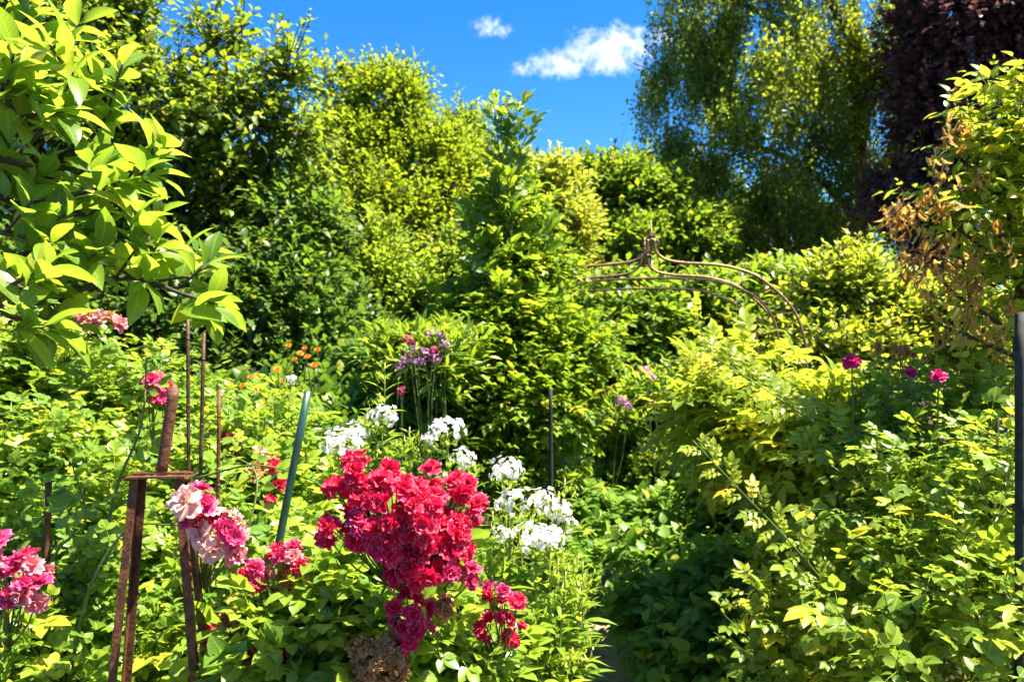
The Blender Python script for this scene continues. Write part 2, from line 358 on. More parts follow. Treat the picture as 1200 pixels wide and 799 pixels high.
def sticks(buf, A, B, r0, r1):
    """many thin three-sided straight twigs"""
    n = len(A)
    if n == 0: return
    d = norm(B - A); ref = np.where(np.abs(d[:, :1]) < .8, np.array([[1., 0, 0]]), np.array([[0, 1., 0]]))
    a = norm(np.cross(d, ref)); b = np.cross(d, a)
    V = []
    for base, r in ((A, r0), (B, r1)):
        for th in (0, 2.094, 4.189): V.append(base + r * (math.cos(th) * a + math.sin(th) * b))
    V = np.stack(V, 1).reshape(-1, 3)
    t = np.array([(0, 1, 4), (0, 4, 3), (1, 2, 5), (1, 5, 4), (2, 0, 3), (2, 3, 5)])
    T = (t[None] + (np.arange(n) * 6)[:, None, None]).reshape(-1, 3)
    buf.add(Tpl(V, T, np.zeros((len(V), 3))))
def spline(pts, n=10):
    pts = np.asarray(pts, float)
    if len(pts) == 2: return pts[0] + (pts[1] - pts[0]) * np.linspace(0, 1, n)[:, None]
    e = np.vstack([2 * pts[0] - pts[1], pts, 2 * pts[-1] - pts[-2]]); out = []
    m = len(pts) - 1; per = max(2, n // m)
    for i in range(m):
        p0, p1, p2, p3 = e[i:i + 4]
        for s in np.linspace(0, 1, per, endpoint=False):
            out.append(.5 * (2 * p1 + (p2 - p0) * s + (2 * p0 - 5 * p1 + 4 * p2 - p3) * s * s + (3 * p1 - p0 - 3 * p2 + p3) * s ** 3))
    out.append(pts[-1]); return np.array(out)

# ------------------------------------------------------------------ foliage engine
def lobe(px, py, rx, ry, d, rd=None):
    k = d / FPX
    return (P(px, py, d), np.array([rx * k, rd if rd else max(rx, ry) * k * .8, ry * k]))
def lumps(p, s):
    return (np.sin(p[:, 0] * 2.1 * s + 1.3) * np.sin(p[:, 1] * 1.7 * s + .4) + np.sin(p[:, 2] * 2.4 * s + p[:, 0] * 1.1 * s) +
            .6 * np.sin(p[:, 0] * 5.2 * s + p[:, 2] * 4.1 * s + 2)) / 2.6
def sample(lobes, n, spread=.14, back=.35, lump=.12, ls=1.0, fill=.2, zmin=.03, cut=.66):
    A = np.array([r[0] * r[2] + .5 * r[1] * (r[0] + r[2]) for _, r in lobes]); A = A / A.sum()
    C = np.array([c for c, _ in lobes]); Rr = np.array([r for _, r in lobes])
    got, nn, dd = [], [], []; tot = 0
    for _ in range(40):
        if tot >= n: break
        k = int(n * 1.5)
        li = rng.choice(len(lobes), k, p=A); u = rvec(k)
        u = u[(u[:, 1] < .25) | (rng.random(k) < back)]; li = li[:len(u)]
        k = len(u)
        r = 1 - np.abs(rng.normal(0, spread, k)); f = rng.random(k) < fill; r[f] = rng.uniform(.3, .9, f.sum())
        p = C[li] + Rr[li] * u
        r = r + lump * lumps(p, ls)
        p = C[li] + Rr[li] * u * r[:, None]
        inside = np.full(k, 9.)
        for j, (c, rr) in enumerate(lobes):
            q = np.linalg.norm((p - c) / rr, axis=1); q[li == j] = 9; inside = np.minimum(inside, q)
        ok = ((inside > cut) | f) & (p[:, 2] > zmin)
        got.append(p[ok]); nn.append(norm(u[ok] / Rr[li[ok]])); dd.append(r[ok]); tot += ok.sum()
    return np.vstack(got)[:n], np.vstack(nn)[:n], np.concatenate(dd)[:n]

def frame(dirs, nrm):
    d = norm(dirs); x = norm(np.cross(d, nrm)); z = np.cross(x, d)
    return np.stack([x, d, z], -1)
def shoots(p, n, L, k, size, out=.7, up=.5, rnd=.5, droop=.15, spread=1.0, nup=1.0, nout=.5, nrnd=.5, hang=0.0, depth=None, sun=0.3, sizevar=.32, t0=.1):
    """leafy shoots from points p with outward normals n; returns R, T, S, val of leaves and stick ends"""
    m = len(p)
    a = norm(n * out + UP * up + rvec(m) * rnd - UP * hang)
    Ls = L * rng.uniform(.6, 1.3, m)
    e1 = norm(np.cross(a, rvec(m))); e2 = np.cross(a, e1)
    R, T, S, V = [], [], [], []
    ph = rng.uniform(0, 6.28, m); sv = rng.normal(0, .13, m)
    for i in range(k):
        t = t0 + (1 - t0) * (i + .5) / k
        th = ph + i * 2.4
        rad = np.cos(th)[:, None] * e1 + np.sin(th)[:, None] * e2
        pos = p + a * (Ls * t)[:, None] - UP * (hang * .25 * Ls * t * t)[:, None]
        wdir = spread * (1 - .55 * t ** 2)
        d = norm(a + rad * wdir + rvec(m) * .25 - UP * (droop + hang * .5))
        nr = norm(UP * nup + n * nout + rvec(m) * nrnd + np.array(sd) * sun)
        R.append(frame(d, nr)); T.append(pos); S.append(size * (1 - .25 * t) * np.clip(rng.normal(1, sizevar, m), .5, 1.6))
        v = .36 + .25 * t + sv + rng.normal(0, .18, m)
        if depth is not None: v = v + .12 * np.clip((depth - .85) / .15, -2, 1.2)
        V.append(np.where(rng.random(m) < .025, 1.1, v))
    tipp = p + a * Ls[:, None] - UP * (hang * .25 * Ls)[:, None]
    return np.concatenate(R), np.concatenate(T), np.concatenate(S), np.clip(np.concatenate(V), .02, 1.12), p, tipp

def variants(tpl, mat, name, n=6):
    out = []
    for i in range(n):
        q = xf(tpl, None, (0, 0, 0)); r = np.random.default_rng(50 + i)
        q.v = q.v * np.array([r.uniform(.88, 1.12), 1, r.uniform(.6, 1.5)]); q.c[:, 2] += np.linspace(.15, .95, n)[i]; yy = q.v[:, 1].copy()
        q.v[:, 2] += r.uniform(-.22, .18) * yy ** 2; q.v[:, 0] += r.uniform(-.12, .12) * yy ** 2; q.v[:, 2] += r.uniform(-.25, .25) * q.v[:, 0] * yy
        b = Buf(); b.add(q); out.append(b.mesh(name, [mat]))
    return out
def inframe(T, m=20):
    y = np.maximum(T[:, 1], .05); px = T[:, 0] / y * FPX + 600; py = HZ - (T[:, 2] - EYE) / y * FPX
    return (px > -m) & (px < 1200 + m) & (py > -m) & (py < 799 + m) & (T[:, 1] > .3)

def limbs(root, base, lobes, mat, r0, name='trunk', top=None, k=7, n=9, wob=.06, part='limb'):
    """trunk from base to the middle of the crown and a limb to every lobe"""
    b = Buf(); cs = np.array([c for c, _ in lobes]); mid = cs.mean(0) if top is None else np.asarray(top, float)
    base = np.asarray(base, float)
    pts = spline([base, base + (mid - base) * .35 + rng.normal(0, wob, 3) * [1, 1, 0], base + (mid - base) * .7 + rng.normal(0, wob, 3) * [1, 1, 0], mid], n)
    tube(b, pts, np.linspace(r0, r0 * .35, len(pts)), k)
    b.build(name, [mat], root)
    for c, r in lobes:
        i = int(len(pts) * rng.uniform(.4, .85)); s = pts[i]
        bb = Buf(); e = c + (c - s) * .08
        m_ = (s + e) / 2 + rng.normal(0, wob * 1.5, 3) + np.array([0, 0, .06 * np.linalg.norm(e - s)])
        q = spline([s, m_, e], 8)
        tube(bb, q, np.linspace(r0 * .42, r0 * .10, len(q)), 5); 
        for _ in range(4):
            j = rng.integers(2, len(q)); e2 = c + rvec(1)[0] * r * .75
            tube(bb, spline([q[j], (q[j] + e2) / 2 + rng.normal(0, wob, 3), e2], 5), np.linspace(r0 * .16, r0 * .05, 5), 4)
        bb.build(part, [mat], root)

def canes(root, base, pts, mat, r=.006, n=30, spreadb=.12, name='cane'):
    base = np.asarray(base, float)
    for p in pts[rng.choice(len(pts), min(n, len(pts)), replace=False)]:
        s = base + rng.normal(0, spreadb, 3) * [1, 1, 0]
        m_ = s + (p - s) * .5 + np.array([0, 0, .18 * np.linalg.norm(p - s)]) * .6 - (p - s) * [.15, .15, 0]
        q = spline([s, m_, p], 8); b = Buf(); tube(b, q, np.linspace(r, r * .45, len(q)), 4, cap=False); b.build(name, [mat], root)

def plant(name, label, cat, lobes, n, tpl, size, mat, L, k, base, trunk=None, trunkmat=None, r0=.05, parts=0, twig=.0025, twigmat=None,
          ncanes=0, group=None, sampling=None, leafname='leaf', foliage='foliage', top=None, ptpl=None, pmat=None, shrink=.6, **kw):
    root = thing(name, label, cat, base, group)
    fl = lobes; lobes = [(c, np.maximum(r - shrink * L, .4 * r)) for c, r in lobes]
    p, nn, dep = sample(lobes, n, **(sampling or {}))
    R, T, S, V, a, b = shoots(p, nn, L, k, size, depth=np.asarray(dep), **kw) if False else shoots(p, nn, L, k, size, **kw)
    ok = T[:, 2] > .02; R, T, S, V = R[ok], T[ok], S[ok], V[ok]
    sel = np.zeros(len(T), bool)
    if parts:
        f = np.where(inframe(T))[0]
        f = f[np.argsort(T[f, 1] / S[f] + rng.uniform(0, .15, len(f)) * (T[f, 1] / S[f]).mean())][:parts]; sel[f] = True
        vs = variants(ptpl or tpl, pmat or mat, leafname)
        for i in f: place(vs[min(5, int(V[i] * 6))], leafname, root, R[i], T[i], S[i])
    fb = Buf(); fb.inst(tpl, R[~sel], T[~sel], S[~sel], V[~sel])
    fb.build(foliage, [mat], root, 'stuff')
    if twig:
        tb = Buf(); sticks(tb, a, b, twig, twig * .5); tb.build('twig', [twigmat or M['stem']], root, 'stuff')
    if trunk: limbs(root, base, lobes, trunkmat or M['bark'], r0, trunk, top)
    if ncanes: canes(root, base, p, trunkmat or M['stem'], r0, ncanes)
    return root, p, nn

# ------------------------------------------------------------------ flower templates
def petal(R, phi, W, rows=4, cols=5, recurve=.25, cup=.35, az=0., jit=.03, r=None, z0=0., m=0, ruf=0.):
    r = r or rng; v, c, t = [], [], []; ph, ra = r.uniform(0, 6.28), ruf * r.uniform(.5, 1.4)
    for i in range(rows + 1):
        s = i / rows; w = W * (0.25 + .75 * math.sin(min(1, s * 1.15) * math.pi / 2)) * (1 - .35 * max(0, s - .75) / .25)
        for j in range(cols + 1):
            u = j / cols * 2 - 1
            out = R * (math.sin(phi) * s + recurve * s * s * math.cos(phi)) - cup * abs(u) ** 2 * w * .5 * math.sin(phi)
            z = z0 + R * (math.cos(phi) * s - recurve * s * s * math.sin(phi)) + cup * u * u * w * .6
            z += ra * R * s * s * math.sin(u * 4.2 + ph); out += ra * .7 * R * s * s * math.cos(u * 5 + ph)
            if i == rows: out -= .06 * R * abs(u) ** 3
            q = np.array([u * w, out, z]) + r.normal(0, jit * R, 3) * (s > .2)
            v.append(rotz(az) @ q); c.append((u, s, 0))
    for i in range(rows):
        for j in range(cols):
            a = i * (cols + 1) + j; b = a + cols + 1
            t += [(a, a + 1, b + 1), (a, b + 1, b)]
    return Tpl(v, t, c, np.full(len(t), m))
def rose_tpl(seed, crumple=.022, layers=((5, 1.35, 1.0), (5, .95, .85), (4, .5, .62)), stamen=True):
    """open semi-double rose, unit radius, axis +z; material 1 = stamens"""
    r = np.random.default_rng(seed); out = []
    for li, (n, phi, R) in enumerate(layers):
        a0 = r.uniform(0, 6.28)
        for i in range(n):
            q = petal(R * r.uniform(.88, 1.08), phi + r.normal(0, .22), .50 * R * r.uniform(.85, 1.15), 4, 5, r.uniform(.0, .25), r.uniform(.2, .55), a0 + i * 6.283 / n + r.normal(0, .12), crumple, r, .02 * li, 0, .11 + crumple)
            q.c[:, 2] = r.uniform(0, .5); out.append(q)
    if stamen:
        for i in range(9):
            a = r.uniform(0, 6.28); ph = r.uniform(.1, .9)
            d = np.array([math.sin(ph) * math.cos(a), math.sin(ph) * math.sin(a), math.cos(ph)]) * r.uniform(.22, .34)
            s = np.array([-math.sin(a), math.cos(a), 0]) * .035
            out.append(Tpl([(0, 0, 0), d - s, d + s, d * 1.15], [(0, 1, 2), (1, 3, 2)], np.zeros((4, 3)), [1, 1]))
    return join(out)
def floret(seed):
    """five flat petals, unit radius, axis +z"""
    r = np.random.default_rng(seed); out = []
    for i in range(5):
        q = petal(1, 1.42 + r.normal(0, .12), .52, 2, 2, .08, .15, i * 6.283 / 5 + r.normal(0, .06), .03, r); q.c[:, 2] = .2; out.append(q)
    return join(out)
def head_tpl(seed, n=30, rad=1.0, fl=.24, flat=.75, buds=4):
    r = np.random.default_rng(seed); out = []
    for i in range(n):
        z = r.uniform(-.35, 1); a = i * 2.4; s = math.sqrt(max(0, 1 - z * z))
        d = np.array([s * math.cos(a), s * math.sin(a), z]); pos = d * [rad, rad, rad * flat] * r.uniform(.62, 1.22)
        nz = norm(d + r.normal(0, .25, 3) + [0, 0, .2]); R = frame(r.normal(size=(1, 3)), nz[None])[0]
        x = norm(np.cross(r.normal(size=3), nz)); y = np.cross(nz, x)
        out.append(xf(floret(seed * 40 + i % 7), np.stack([x, y, nz], -1), pos, fl * r.uniform(.7, 1.15)))
    for i in range(6):   # thin stalks inside the head
        d = norm(r.normal(size=3) * [1, 1, .4] + [0, 0, .5]); s = .03 * norm(np.cross(d, [0, 0, 1.]))
        out.append(Tpl([(0, 0, -rad) - s, (0, 0, -rad) + s, d * rad * .8], [(0, 1, 2)], np.zeros((3, 3)), [1]))
    return join(out)
def daisy(seed, n=11):
    r = np.random.default_rng(seed); out = []
    for layer, (ph, R) in enumerate(((1.45, 1.), (1.1, .75), (.6, .45))):
        for i in range(n):
            q = petal(R, ph, .17, 2, 2, .05, .1, (i + .5 * layer) * 6.283 / n, .02, r); out.append(q)
    return join(out)

def meshes(fn, seeds, mats, name):
    o = []
    for s in seeds:
        b = Buf(); b.add(fn(s)); o.append(b.mesh(name, mats))
    return o
ROSE = {k: meshes(lambda s: rose_tpl(s), range(5), [M[k], M['stamen']], 'flower') for k in ('red', 'pink', 'blush', 'rosepink', 'magenta')}
ROSE['withered'] = meshes(lambda s: rose_tpl(s, .10, ((5, 1.9, .9), (5, 1.2, .7), (4, .4, .5)), False), range(5), [M['withered'], M['stamen']], 'withered_flower')
ROSE['bud'] = meshes(lambda s: rose_tpl(s, .02, ((4, .12, 1.0), (3, .08, .9)), False), range(3), [M['red'], M['stamen']], 'bud')
HEAD = {'white': meshes(lambda s: head_tpl(s), range(4), [M['white'], M['stem']], 'flower_head'),
        'lilac': meshes(lambda s: head_tpl(s, 22, 1., .27), range(3), [M['lilac'], M['stem']], 'flower_head'),
        'small': meshes(lambda s: head_tpl(s, 10, .8, .34), range(3), [M['white'], M['stem']], 'flower_head'),
        'red': meshes(lambda s: head_tpl(s, 16, 1., .34), range(2), [M['rosepink'], M['stem']], 'flower_head')}
DAISY = meshes(daisy, range(3), [M['orange']], 'flower')

def comp(tpls, core_mats, mats, core_name, name):
    """(core mesh, [piece meshes]) of a flower whose pieces become sub-parts"""
    b = Buf(); b.add(tpls[0]); core = b.mesh(core_name, core_mats); out = []
    for q in tpls[1:]:
        b = Buf(); b.add(q); out.append(b.mesh(name, mats))
    return core, out
def rose_parts(kind, seed):
    q = rose_tpl(seed); n = 0; out = []
    k = 5 * 6   # vertices of one petal
    cnt = 14; per_t = 40
    core = Tpl(q.v[cnt * k:], q.t[cnt * per_t:] - cnt * k, q.c[cnt * k:], np.zeros(len(q.t) - cnt * per_t))
    pet = [Tpl(q.v[i * k:(i + 1) * k], q.t[i * per_t:(i + 1) * per_t] - i * k, q.c[i * k:(i + 1) * k]) for i in range(cnt)]
    return comp([core] + pet, [M['stamen']], [M[kind]], 'flower', 'petal')
def head_parts(seed, mat, n=30):
    q = head_tpl(seed); k, pt = 45, 40
    core = Tpl(q.v[n * k:], q.t[n * pt:] - n * k, q.c[n * k:], np.zeros(len(q.t) - n * pt))
    fl = [Tpl(q.v[i * k:(i + 1) * k], q.t[i * pt:(i + 1) * pt] - i * k, q.c[i * k:(i + 1) * k]) for i in range(n)]
    return comp([core] + fl, [M['stem']], [M[mat]], 'flower_head', 'floret')
ROSEP = {k: [rose_parts(k, s) for s in range(3)] for k in ('red', 'pink', 'blush', 'rosepink')}
HEADP = {'white': [head_parts(s, 'white') for s in range(3)]}
def place_comp(src, name, piece, root, R, T, S):
    core, pcs = src; o = place(core, name, root, R, T, S)
    for m in pcs:
        c = bpy.data.objects.new(piece, m); COL.objects.link(c); c.parent = o
    return o

def axes(z):
    z = norm(np.asarray(z, float)); x = norm(np.cross(rng.normal(size=3), z)); return np.stack([x, np.cross(z, x), z], -1)
def put(kind, root, pos, face, size, name='flower', src=None, sub=False):
    if sub and kind in ROSEP: return place_comp(ROSEP[kind][rng.integers(3)], name, 'petal', root, axes(face), pos, size)
    src = src or ROSE
    return place(src[kind][rng.integers(len(src[kind]))], name, root, axes(face), pos, size)
def truss(root, lob, n, kinds, size, foot, face=(0, -.5, .6), stalkmat=None, name='flower', minsep=.8, sub=0):
    """flowers packed over lobes, each on a stalk that runs back to the cane end (foot)"""
    pts = []; foot = np.asarray(foot, float); tries = 0
    A = np.array([r[0] * r[2] for _, r in lob]); A /= A.sum()
    while len(pts) < n and tries < n * 60:
        tries += 1; c, r = lob[rng.choice(len(lob), p=A)]
        u = norm(rng.normal(size=3) + np.array(face) * .8); q = c + u * r * rng.uniform(.75, 1.05)
        if pts and min(np.linalg.norm(q - w) for w, _ in pts) < size * minsep: continue
        pts.append((q, u))
    pts.sort(key=lambda w: w[0][1]); left = sub
    for q, u in pts:
        left -= 1
        kd = kinds[rng.integers(len(kinds))]
        put(kd, root, q, u * .9 + np.array(face) * .6 + rng.normal(0, .25, 3), size * rng.uniform(.85, 1.12), 'withered_flower' if kd == 'withered' else ('bud' if kd == 'bud' else name), sub=left >= 0)
        m_ = (q + foot) / 2 + rng.normal(0, .01, 3)
        b = Buf(); tube(b, spline([foot, m_, q - u * size * .05], 5), np.linspace(.003, .0013, 5), 3, cap=False); b.build('stalk', [stalkmat or M['stem']], root)

# ------------------------------------------------------------------ ground and path
def sheet(name, xs, ys, zf, mat, kind='structure'):
    X, Y = np.meshgrid(xs, ys); Z = zf(X, Y); v = np.stack([X, Y, Z], -1).reshape(-1, 3); nx = len(xs)
    t = []
    for j in range(len(ys) - 1):
        for i in range(nx - 1):
            a = j * nx + i; t += [(a, a + 1, a + nx + 1), (a, a + nx + 1, a + nx)]
    b = Buf(); b.add(Tpl(v, t, np.zeros((len(v), 3)))); return b.build(name, [mat], None, kind)
gx = np.concatenate([[-900, -200, -60], np.linspace(-20, 20, 41), [60, 200, 900]]); gy = np.concatenate([[-900, -100, -20], np.linspace(-6, 34, 41), [80, 250, 1800]])
sheet('ground', gx, gy, lambda X, Y: .03 * np.sin(X * 1.3) * np.sin(Y * 1.1) * np.exp(-((X / 30) ** 2)) - .04, M['soil'])
def pathx(y): return .42 + .10 * (y - 3) + .10 * np.sin(y * .9)
ys = np.linspace(.2, 11, 60); us = np.linspace(-.34, .34, 7)
X = pathx(ys)[:, None] + us[None] * (1 + .12 * np.sin(ys * 5))[:, None]; Yg = np.repeat(ys[:, None], 7, 1)
Zg = .0 + .012 * np.sin(X * 9) * np.sin(Yg * 7) + .03 * (1 - (us[None] / .34) ** 2)
b = Buf(); t = [(j * 7 + i, j * 7 + i + 1, j * 7 + i + 8) for j in range(59) for i in range(6)] + [(j * 7 + i, j * 7 + i + 8, j * 7 + i + 7) for j in range(59) for i in range(6)]
b.add(Tpl(np.stack([X, Yg, Zg], -1).reshape(-1, 3), t, np.zeros((X.size, 3)))); b.build('path', [M['path']], None, 'structure')

# ------------------------------------------------------------------ background trees
bt = dict(twig=.006, twigmat=M['bark'])
plant('cherry_tree', 'broad cherry tree with dark glossy leaves and open twiggy top against the sky', 'tree',
      [lobe(60, 30, 150, 90, 7.6, 1.0), lobe(180, 135, 95, 70, 7.6, .8), lobe(275, 150, 70, 70, 7.4, .6), lobe(340, 95, 34, 60, 7.4, .3), lobe(350, 170, 36, 60, 7.4, .35),
       lobe(245, 55, 34, 45, 7.6, .3), lobe(285, 40, 18, 36, 7.6, .2), lobe(310, 80, 20, 34, 7.6, .2), lobe(150, 20, 45, 40, 7.6, .5), lobe(200, 270, 140, 90, 7.8, 1.1), lobe(315, 270, 85, 75, 7.6, .7), lobe(60, 200, 140, 110, 8, 1.1), lobe(130, 360, 140, 90, 8, .9)],
      6200, LF['mid'], .088, M['cherry'], .34, 7, (-3.2, 7.9, 0), 'trunk', r0=.13, sampling=dict(spread=.4, lump=.4, ls=1.4, fill=.25), droop=.4, out=.7, up=.35, top=P(190, 150, 7.9), shrink=.35, **bt)
plant('hornbeam_tree', 'tall yellow-green hornbeam with layered twigs behind the cherry tree', 'tree',
      [lobe(450, 130, 55, 55, 14, 1.0), lobe(415, 200, 75, 80, 13.8, 1.3), lobe(495, 200, 60, 65, 14, 1.2), lobe(440, 280, 110, 80, 13.5, 1.6), lobe(425, 105, 20, 28, 14, .4), lobe(475, 105, 22, 25, 14, .4), lobe(390, 110, 22, 45, 14, .4), lobe(540, 250, 60, 80, 14, 1.2), lobe(380, 330, 100, 100, 13.5, 1.4)],
      9000, LF['far'], .105, M['beech'], .5, 7, (-2.3, 14.2, 0), 'trunk', r0=.2, sampling=dict(spread=.2, lump=.25, ls=1.0), out=.9, up=.45, nup=1.1, **bt)
plant('yew_tree', 'dark conical yew standing behind the hornbeam and the gold shrub', 'tree',
      [lobe(545, 160, 24, 40, 18, .6), lobe(545, 205, 45, 60, 18, 1), lobe(550, 280, 70, 90, 18, 1.4), lobe(610, 260, 60, 70, 18, 1.2)],
      4000, LF['far_long'], .16, M['cherry'], .6, 7, (-1.0, 18.3, 0), 'trunk', r0=.2, sampling=dict(spread=.2, lump=.2), up=.9, **bt)
plant('gold_shrub', 'pale gold variegated shrub rising between the climber and dark laurel', 'shrub',
      [lobe(655, 225, 35, 45, 10.5, .6), lobe(665, 275, 40, 55, 10.3, .7), lobe(640, 330, 60, 60, 10.3, .7), lobe(650, 400, 60, 70, 10.3, .7), lobe(610, 230, 30, 50, 10.6, .6)],
      2600, LF['far'], .085, M['goldgreen'], .3, 8, (.5, 10.5, 0), 'trunk', r0=.06, sampling=dict(spread=.22, lump=.2), out=.6, up=.6, **bt)
plant('laurel_tree', 'round dark green laurel under the open sky beside the birch', 'tree',
      [lobe(725, 235, 55, 45, 13, 1), lobe(690, 225, 30, 35, 13, .6), lobe(770, 255, 40, 45, 13, .8), lobe(735, 310, 80, 60, 12.7, 1.2), lobe(800, 300, 60, 60, 12.7, 1)],
      4600, LF['far'], .13, M['laurel'], .4, 7, (1.9, 13.2, 0), 'trunk', r0=.14, sampling=dict(spread=.18, lump=.22), up=.8, **bt)
plant('copper_beech', 'large copper beech with purple-black leaves above the right shrubs', 'tree',
      [lobe(1105, 40, 75, 85, 12, 1.4), lobe(1190, 120, 105, 115, 12, 1.4), lobe(1085, 150, 50, 65, 11.8, .9), lobe(1055, 230, 45, 50, 11.8, .8), lobe(1120, 250, 85, 75, 11.8, 1.1), lobe(1200, 20, 110, 95, 12, 1.4), lobe(1250, 220, 100, 130, 12, 1.4), lobe(1060, 90, 25, 35, 11.8, .5), lobe(1015, 250, 24, 26, 11.8, .4), lobe(1090, -60, 60, 60, 12, 1)],
      7500, LF['far_round'], .10, M['copper'], .36, 8, (7.4, 12.4, 0), 'trunk', r0=.25, sampling=dict(spread=.25, lump=.3, ls=1.3), out=.8, up=.2, **bt)

def birch():
    base = P(1010, HZ, 14.0); base[2] = 0
    root = thing('weeping_birch', 'weeping birch with long hanging leafy strands between laurel and copper beech', 'tree', base)
    top = P(985, -260, 14); b = Buf()
    tr = spline([base, P(1012, 200, 14), P(1000, 0, 14), top], 16); tube(b, tr, np.linspace(.20, .05, len(tr)), 8); b.build('trunk', [M['birchbark']], root)
    br = [[(1010, 180), (960, 120), (880, 70), (800, 40)], [(1010, 230), (1000, 110), (960, 40), (900, -40)], [(1005, 120), (1040, 60), (1075, 5), (1090, -80)], [(1005, 60), (950, -30), (860, -90), (800, -80)],
          [(1008, 260), (950, 200), (880, 170), (820, 170)], [(1000, 0), (960, -140), (880, -190)], [(1010, 250), (1040, 180), (1060, 150)], [(1005, 100), (930, 40), (860, 0), (790, -20)], [(1010, 300), (930, 250), (850, 240)]]
    for q in br:
        bb = Buf(); s = spline([P(x, y, 14 + rng.normal(0, .5)) for x, y in q], 10); tube(bb, s, np.linspace(.085, .02, len(s)), 5); bb.build('limb', [M['bark']], root)
    # clumps of hanging strands along the arching limbs
    lb = [lobe(900, 50, 110, 130, 13.8, 2), lobe(835, 120, 65, 120, 13.6, 1.6), lobe(940, 170, 100, 115, 13.6, 1.8), lobe(800, 20, 35, 80, 13.8, 1), lobe(1010, 60, 80, 100, 14, 1.6), lobe(870, 235, 85, 70, 13.4, 1.4), lobe(950, 265, 75, 65, 13.4, 1.3), lobe(795, 150, 24, 45, 13.6, .6), lobe(900, -90, 150, 100, 14, 2), lobe(860, 290, 70, 50, 13.4, 1.2), lobe(1060, 150, 70, 120, 14.4, 1.2), lobe(1050, 30, 60, 90, 13.4, .8), lobe(1010, 200, 50, 90, 13.2, .7)]
    cc, nn, dep = sample(lb, 190, spread=.38, lump=.3, ls=1.1, fill=.4, cut=.35)
    per = 40; n = len(cc) * per; rad = rng.uniform(.22, .60, len(cc)); ci = np.repeat(np.arange(len(cc)), per)
    p = cc[ci] + rvec(n) * (rad[ci] * rng.random(n) ** .5)[:, None] * [1, 1, .55]; p[:, 2] += .15
    K = 13; step = .052 * rng.uniform(.5, 1.5, n) * (.6 + 1.2 * rng.random(len(cc)))[ci]; sway = rvec(n) * [1, 1, 0] * .35 + (rvec(len(cc)) * [1, 1, 0] * .5)[ci]
    vc = rng.normal(.5, .14, len(cc))[ci]
    R, T, S, V = [], [], [], []
    for i in range(K):
        t = i / K
        pos = p + sway * (step * i * (1 - .5 * t))[:, None] - UP * (step * i)[:, None] + rng.normal(0, .03, (n, 3))
        d = norm(rvec(n) * .9 - UP * .6); R.append(frame(d, rvec(n) * .8 + np.array([0, -.3, .5]))); T.append(pos)
        S.append(.066 * rng.uniform(.6, 1.3, n)); V.append(np.clip(vc + rng.normal(0, .15, n), .02, .98))
    fb = Buf(); fb.inst(LF['far_round'], np.concatenate(R), np.concatenate(T), np.concatenate(S), np.concatenate(V)); fb.build('foliage', [M['birch']], root, 'stuff')
    tb = Buf(); sticks(tb, p, p + sway * (step * K * .5)[:, None] - UP * (step * K)[:, None], .0035, .0015)
    sticks(tb, cc + UP * .1 + rng.normal(0, .3, cc.shape), cc + UP * .15, .012, .006); tb.build('twig', [M['bark']], root, 'stuff')
birch()
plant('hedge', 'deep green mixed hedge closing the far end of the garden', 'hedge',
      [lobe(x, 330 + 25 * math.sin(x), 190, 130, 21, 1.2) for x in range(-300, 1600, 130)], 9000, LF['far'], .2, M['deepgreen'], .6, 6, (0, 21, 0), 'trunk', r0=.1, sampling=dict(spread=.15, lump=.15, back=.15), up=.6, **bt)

# ------------------------------------------------------------------ middle-distance shrubs
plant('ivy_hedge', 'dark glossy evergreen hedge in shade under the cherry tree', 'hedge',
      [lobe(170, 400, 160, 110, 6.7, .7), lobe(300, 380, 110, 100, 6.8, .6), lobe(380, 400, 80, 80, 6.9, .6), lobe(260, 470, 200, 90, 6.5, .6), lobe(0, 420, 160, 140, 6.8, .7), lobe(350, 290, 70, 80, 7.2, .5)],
      5000, LF['mid'], .085, M['deepgreen'], .25, 7, (-2.6, 6.8, 0), 'trunk', r0=.05, sampling=dict(spread=.12, lump=.15), up=.3, **bt)  # dark evergreen leaf colour also stands in for deep shade here
plant('feathery_shrub', 'light green feathery shrub with upright plumes behind the flower bed', 'shrub',
      [lobe(450, 340, 45, 70, 8.6, .7), lobe(500, 370, 60, 60, 8.5, .7), lobe(425, 400, 60, 55, 8.5, .7), lobe(480, 440, 100, 70, 8.4, .7), lobe(445, 290, 22, 30, 8.6, .4), lobe(540, 330, 40, 60, 8.7, .6)],
      3200, LF['far'], .075, M['feather'], .34, 9, (-1.1, 8.6, 0), 'trunk', r0=.05, sampling=dict(spread=.2, lump=.2), up=.9, out=.6, spread=.8, **bt)
plant('rhododendron', 'dark rhododendron with long glossy leaves seen through the metal arch', 'shrub',
      [lobe(740, 400, 80, 65, 7.6, .7), lobe(830, 400, 80, 60, 7.8, .7), lobe(700, 450, 60, 80, 7.4, .6), lobe(780, 470, 100, 80, 7.4, .7), lobe(730, 350, 50, 30, 7.8, .5), lobe(820, 350, 50, 30, 7.8, .5), lobe(900, 360, 60, 50, 8, .6)],
      3600, LF['mid_ob'], .12, M['laurel'], .22, 7, (1.3, 7.8, 0), 'trunk', r0=.04, sampling=dict(spread=.15, lump=.15), up=.5, droop=.25, spread=1.3, **bt)
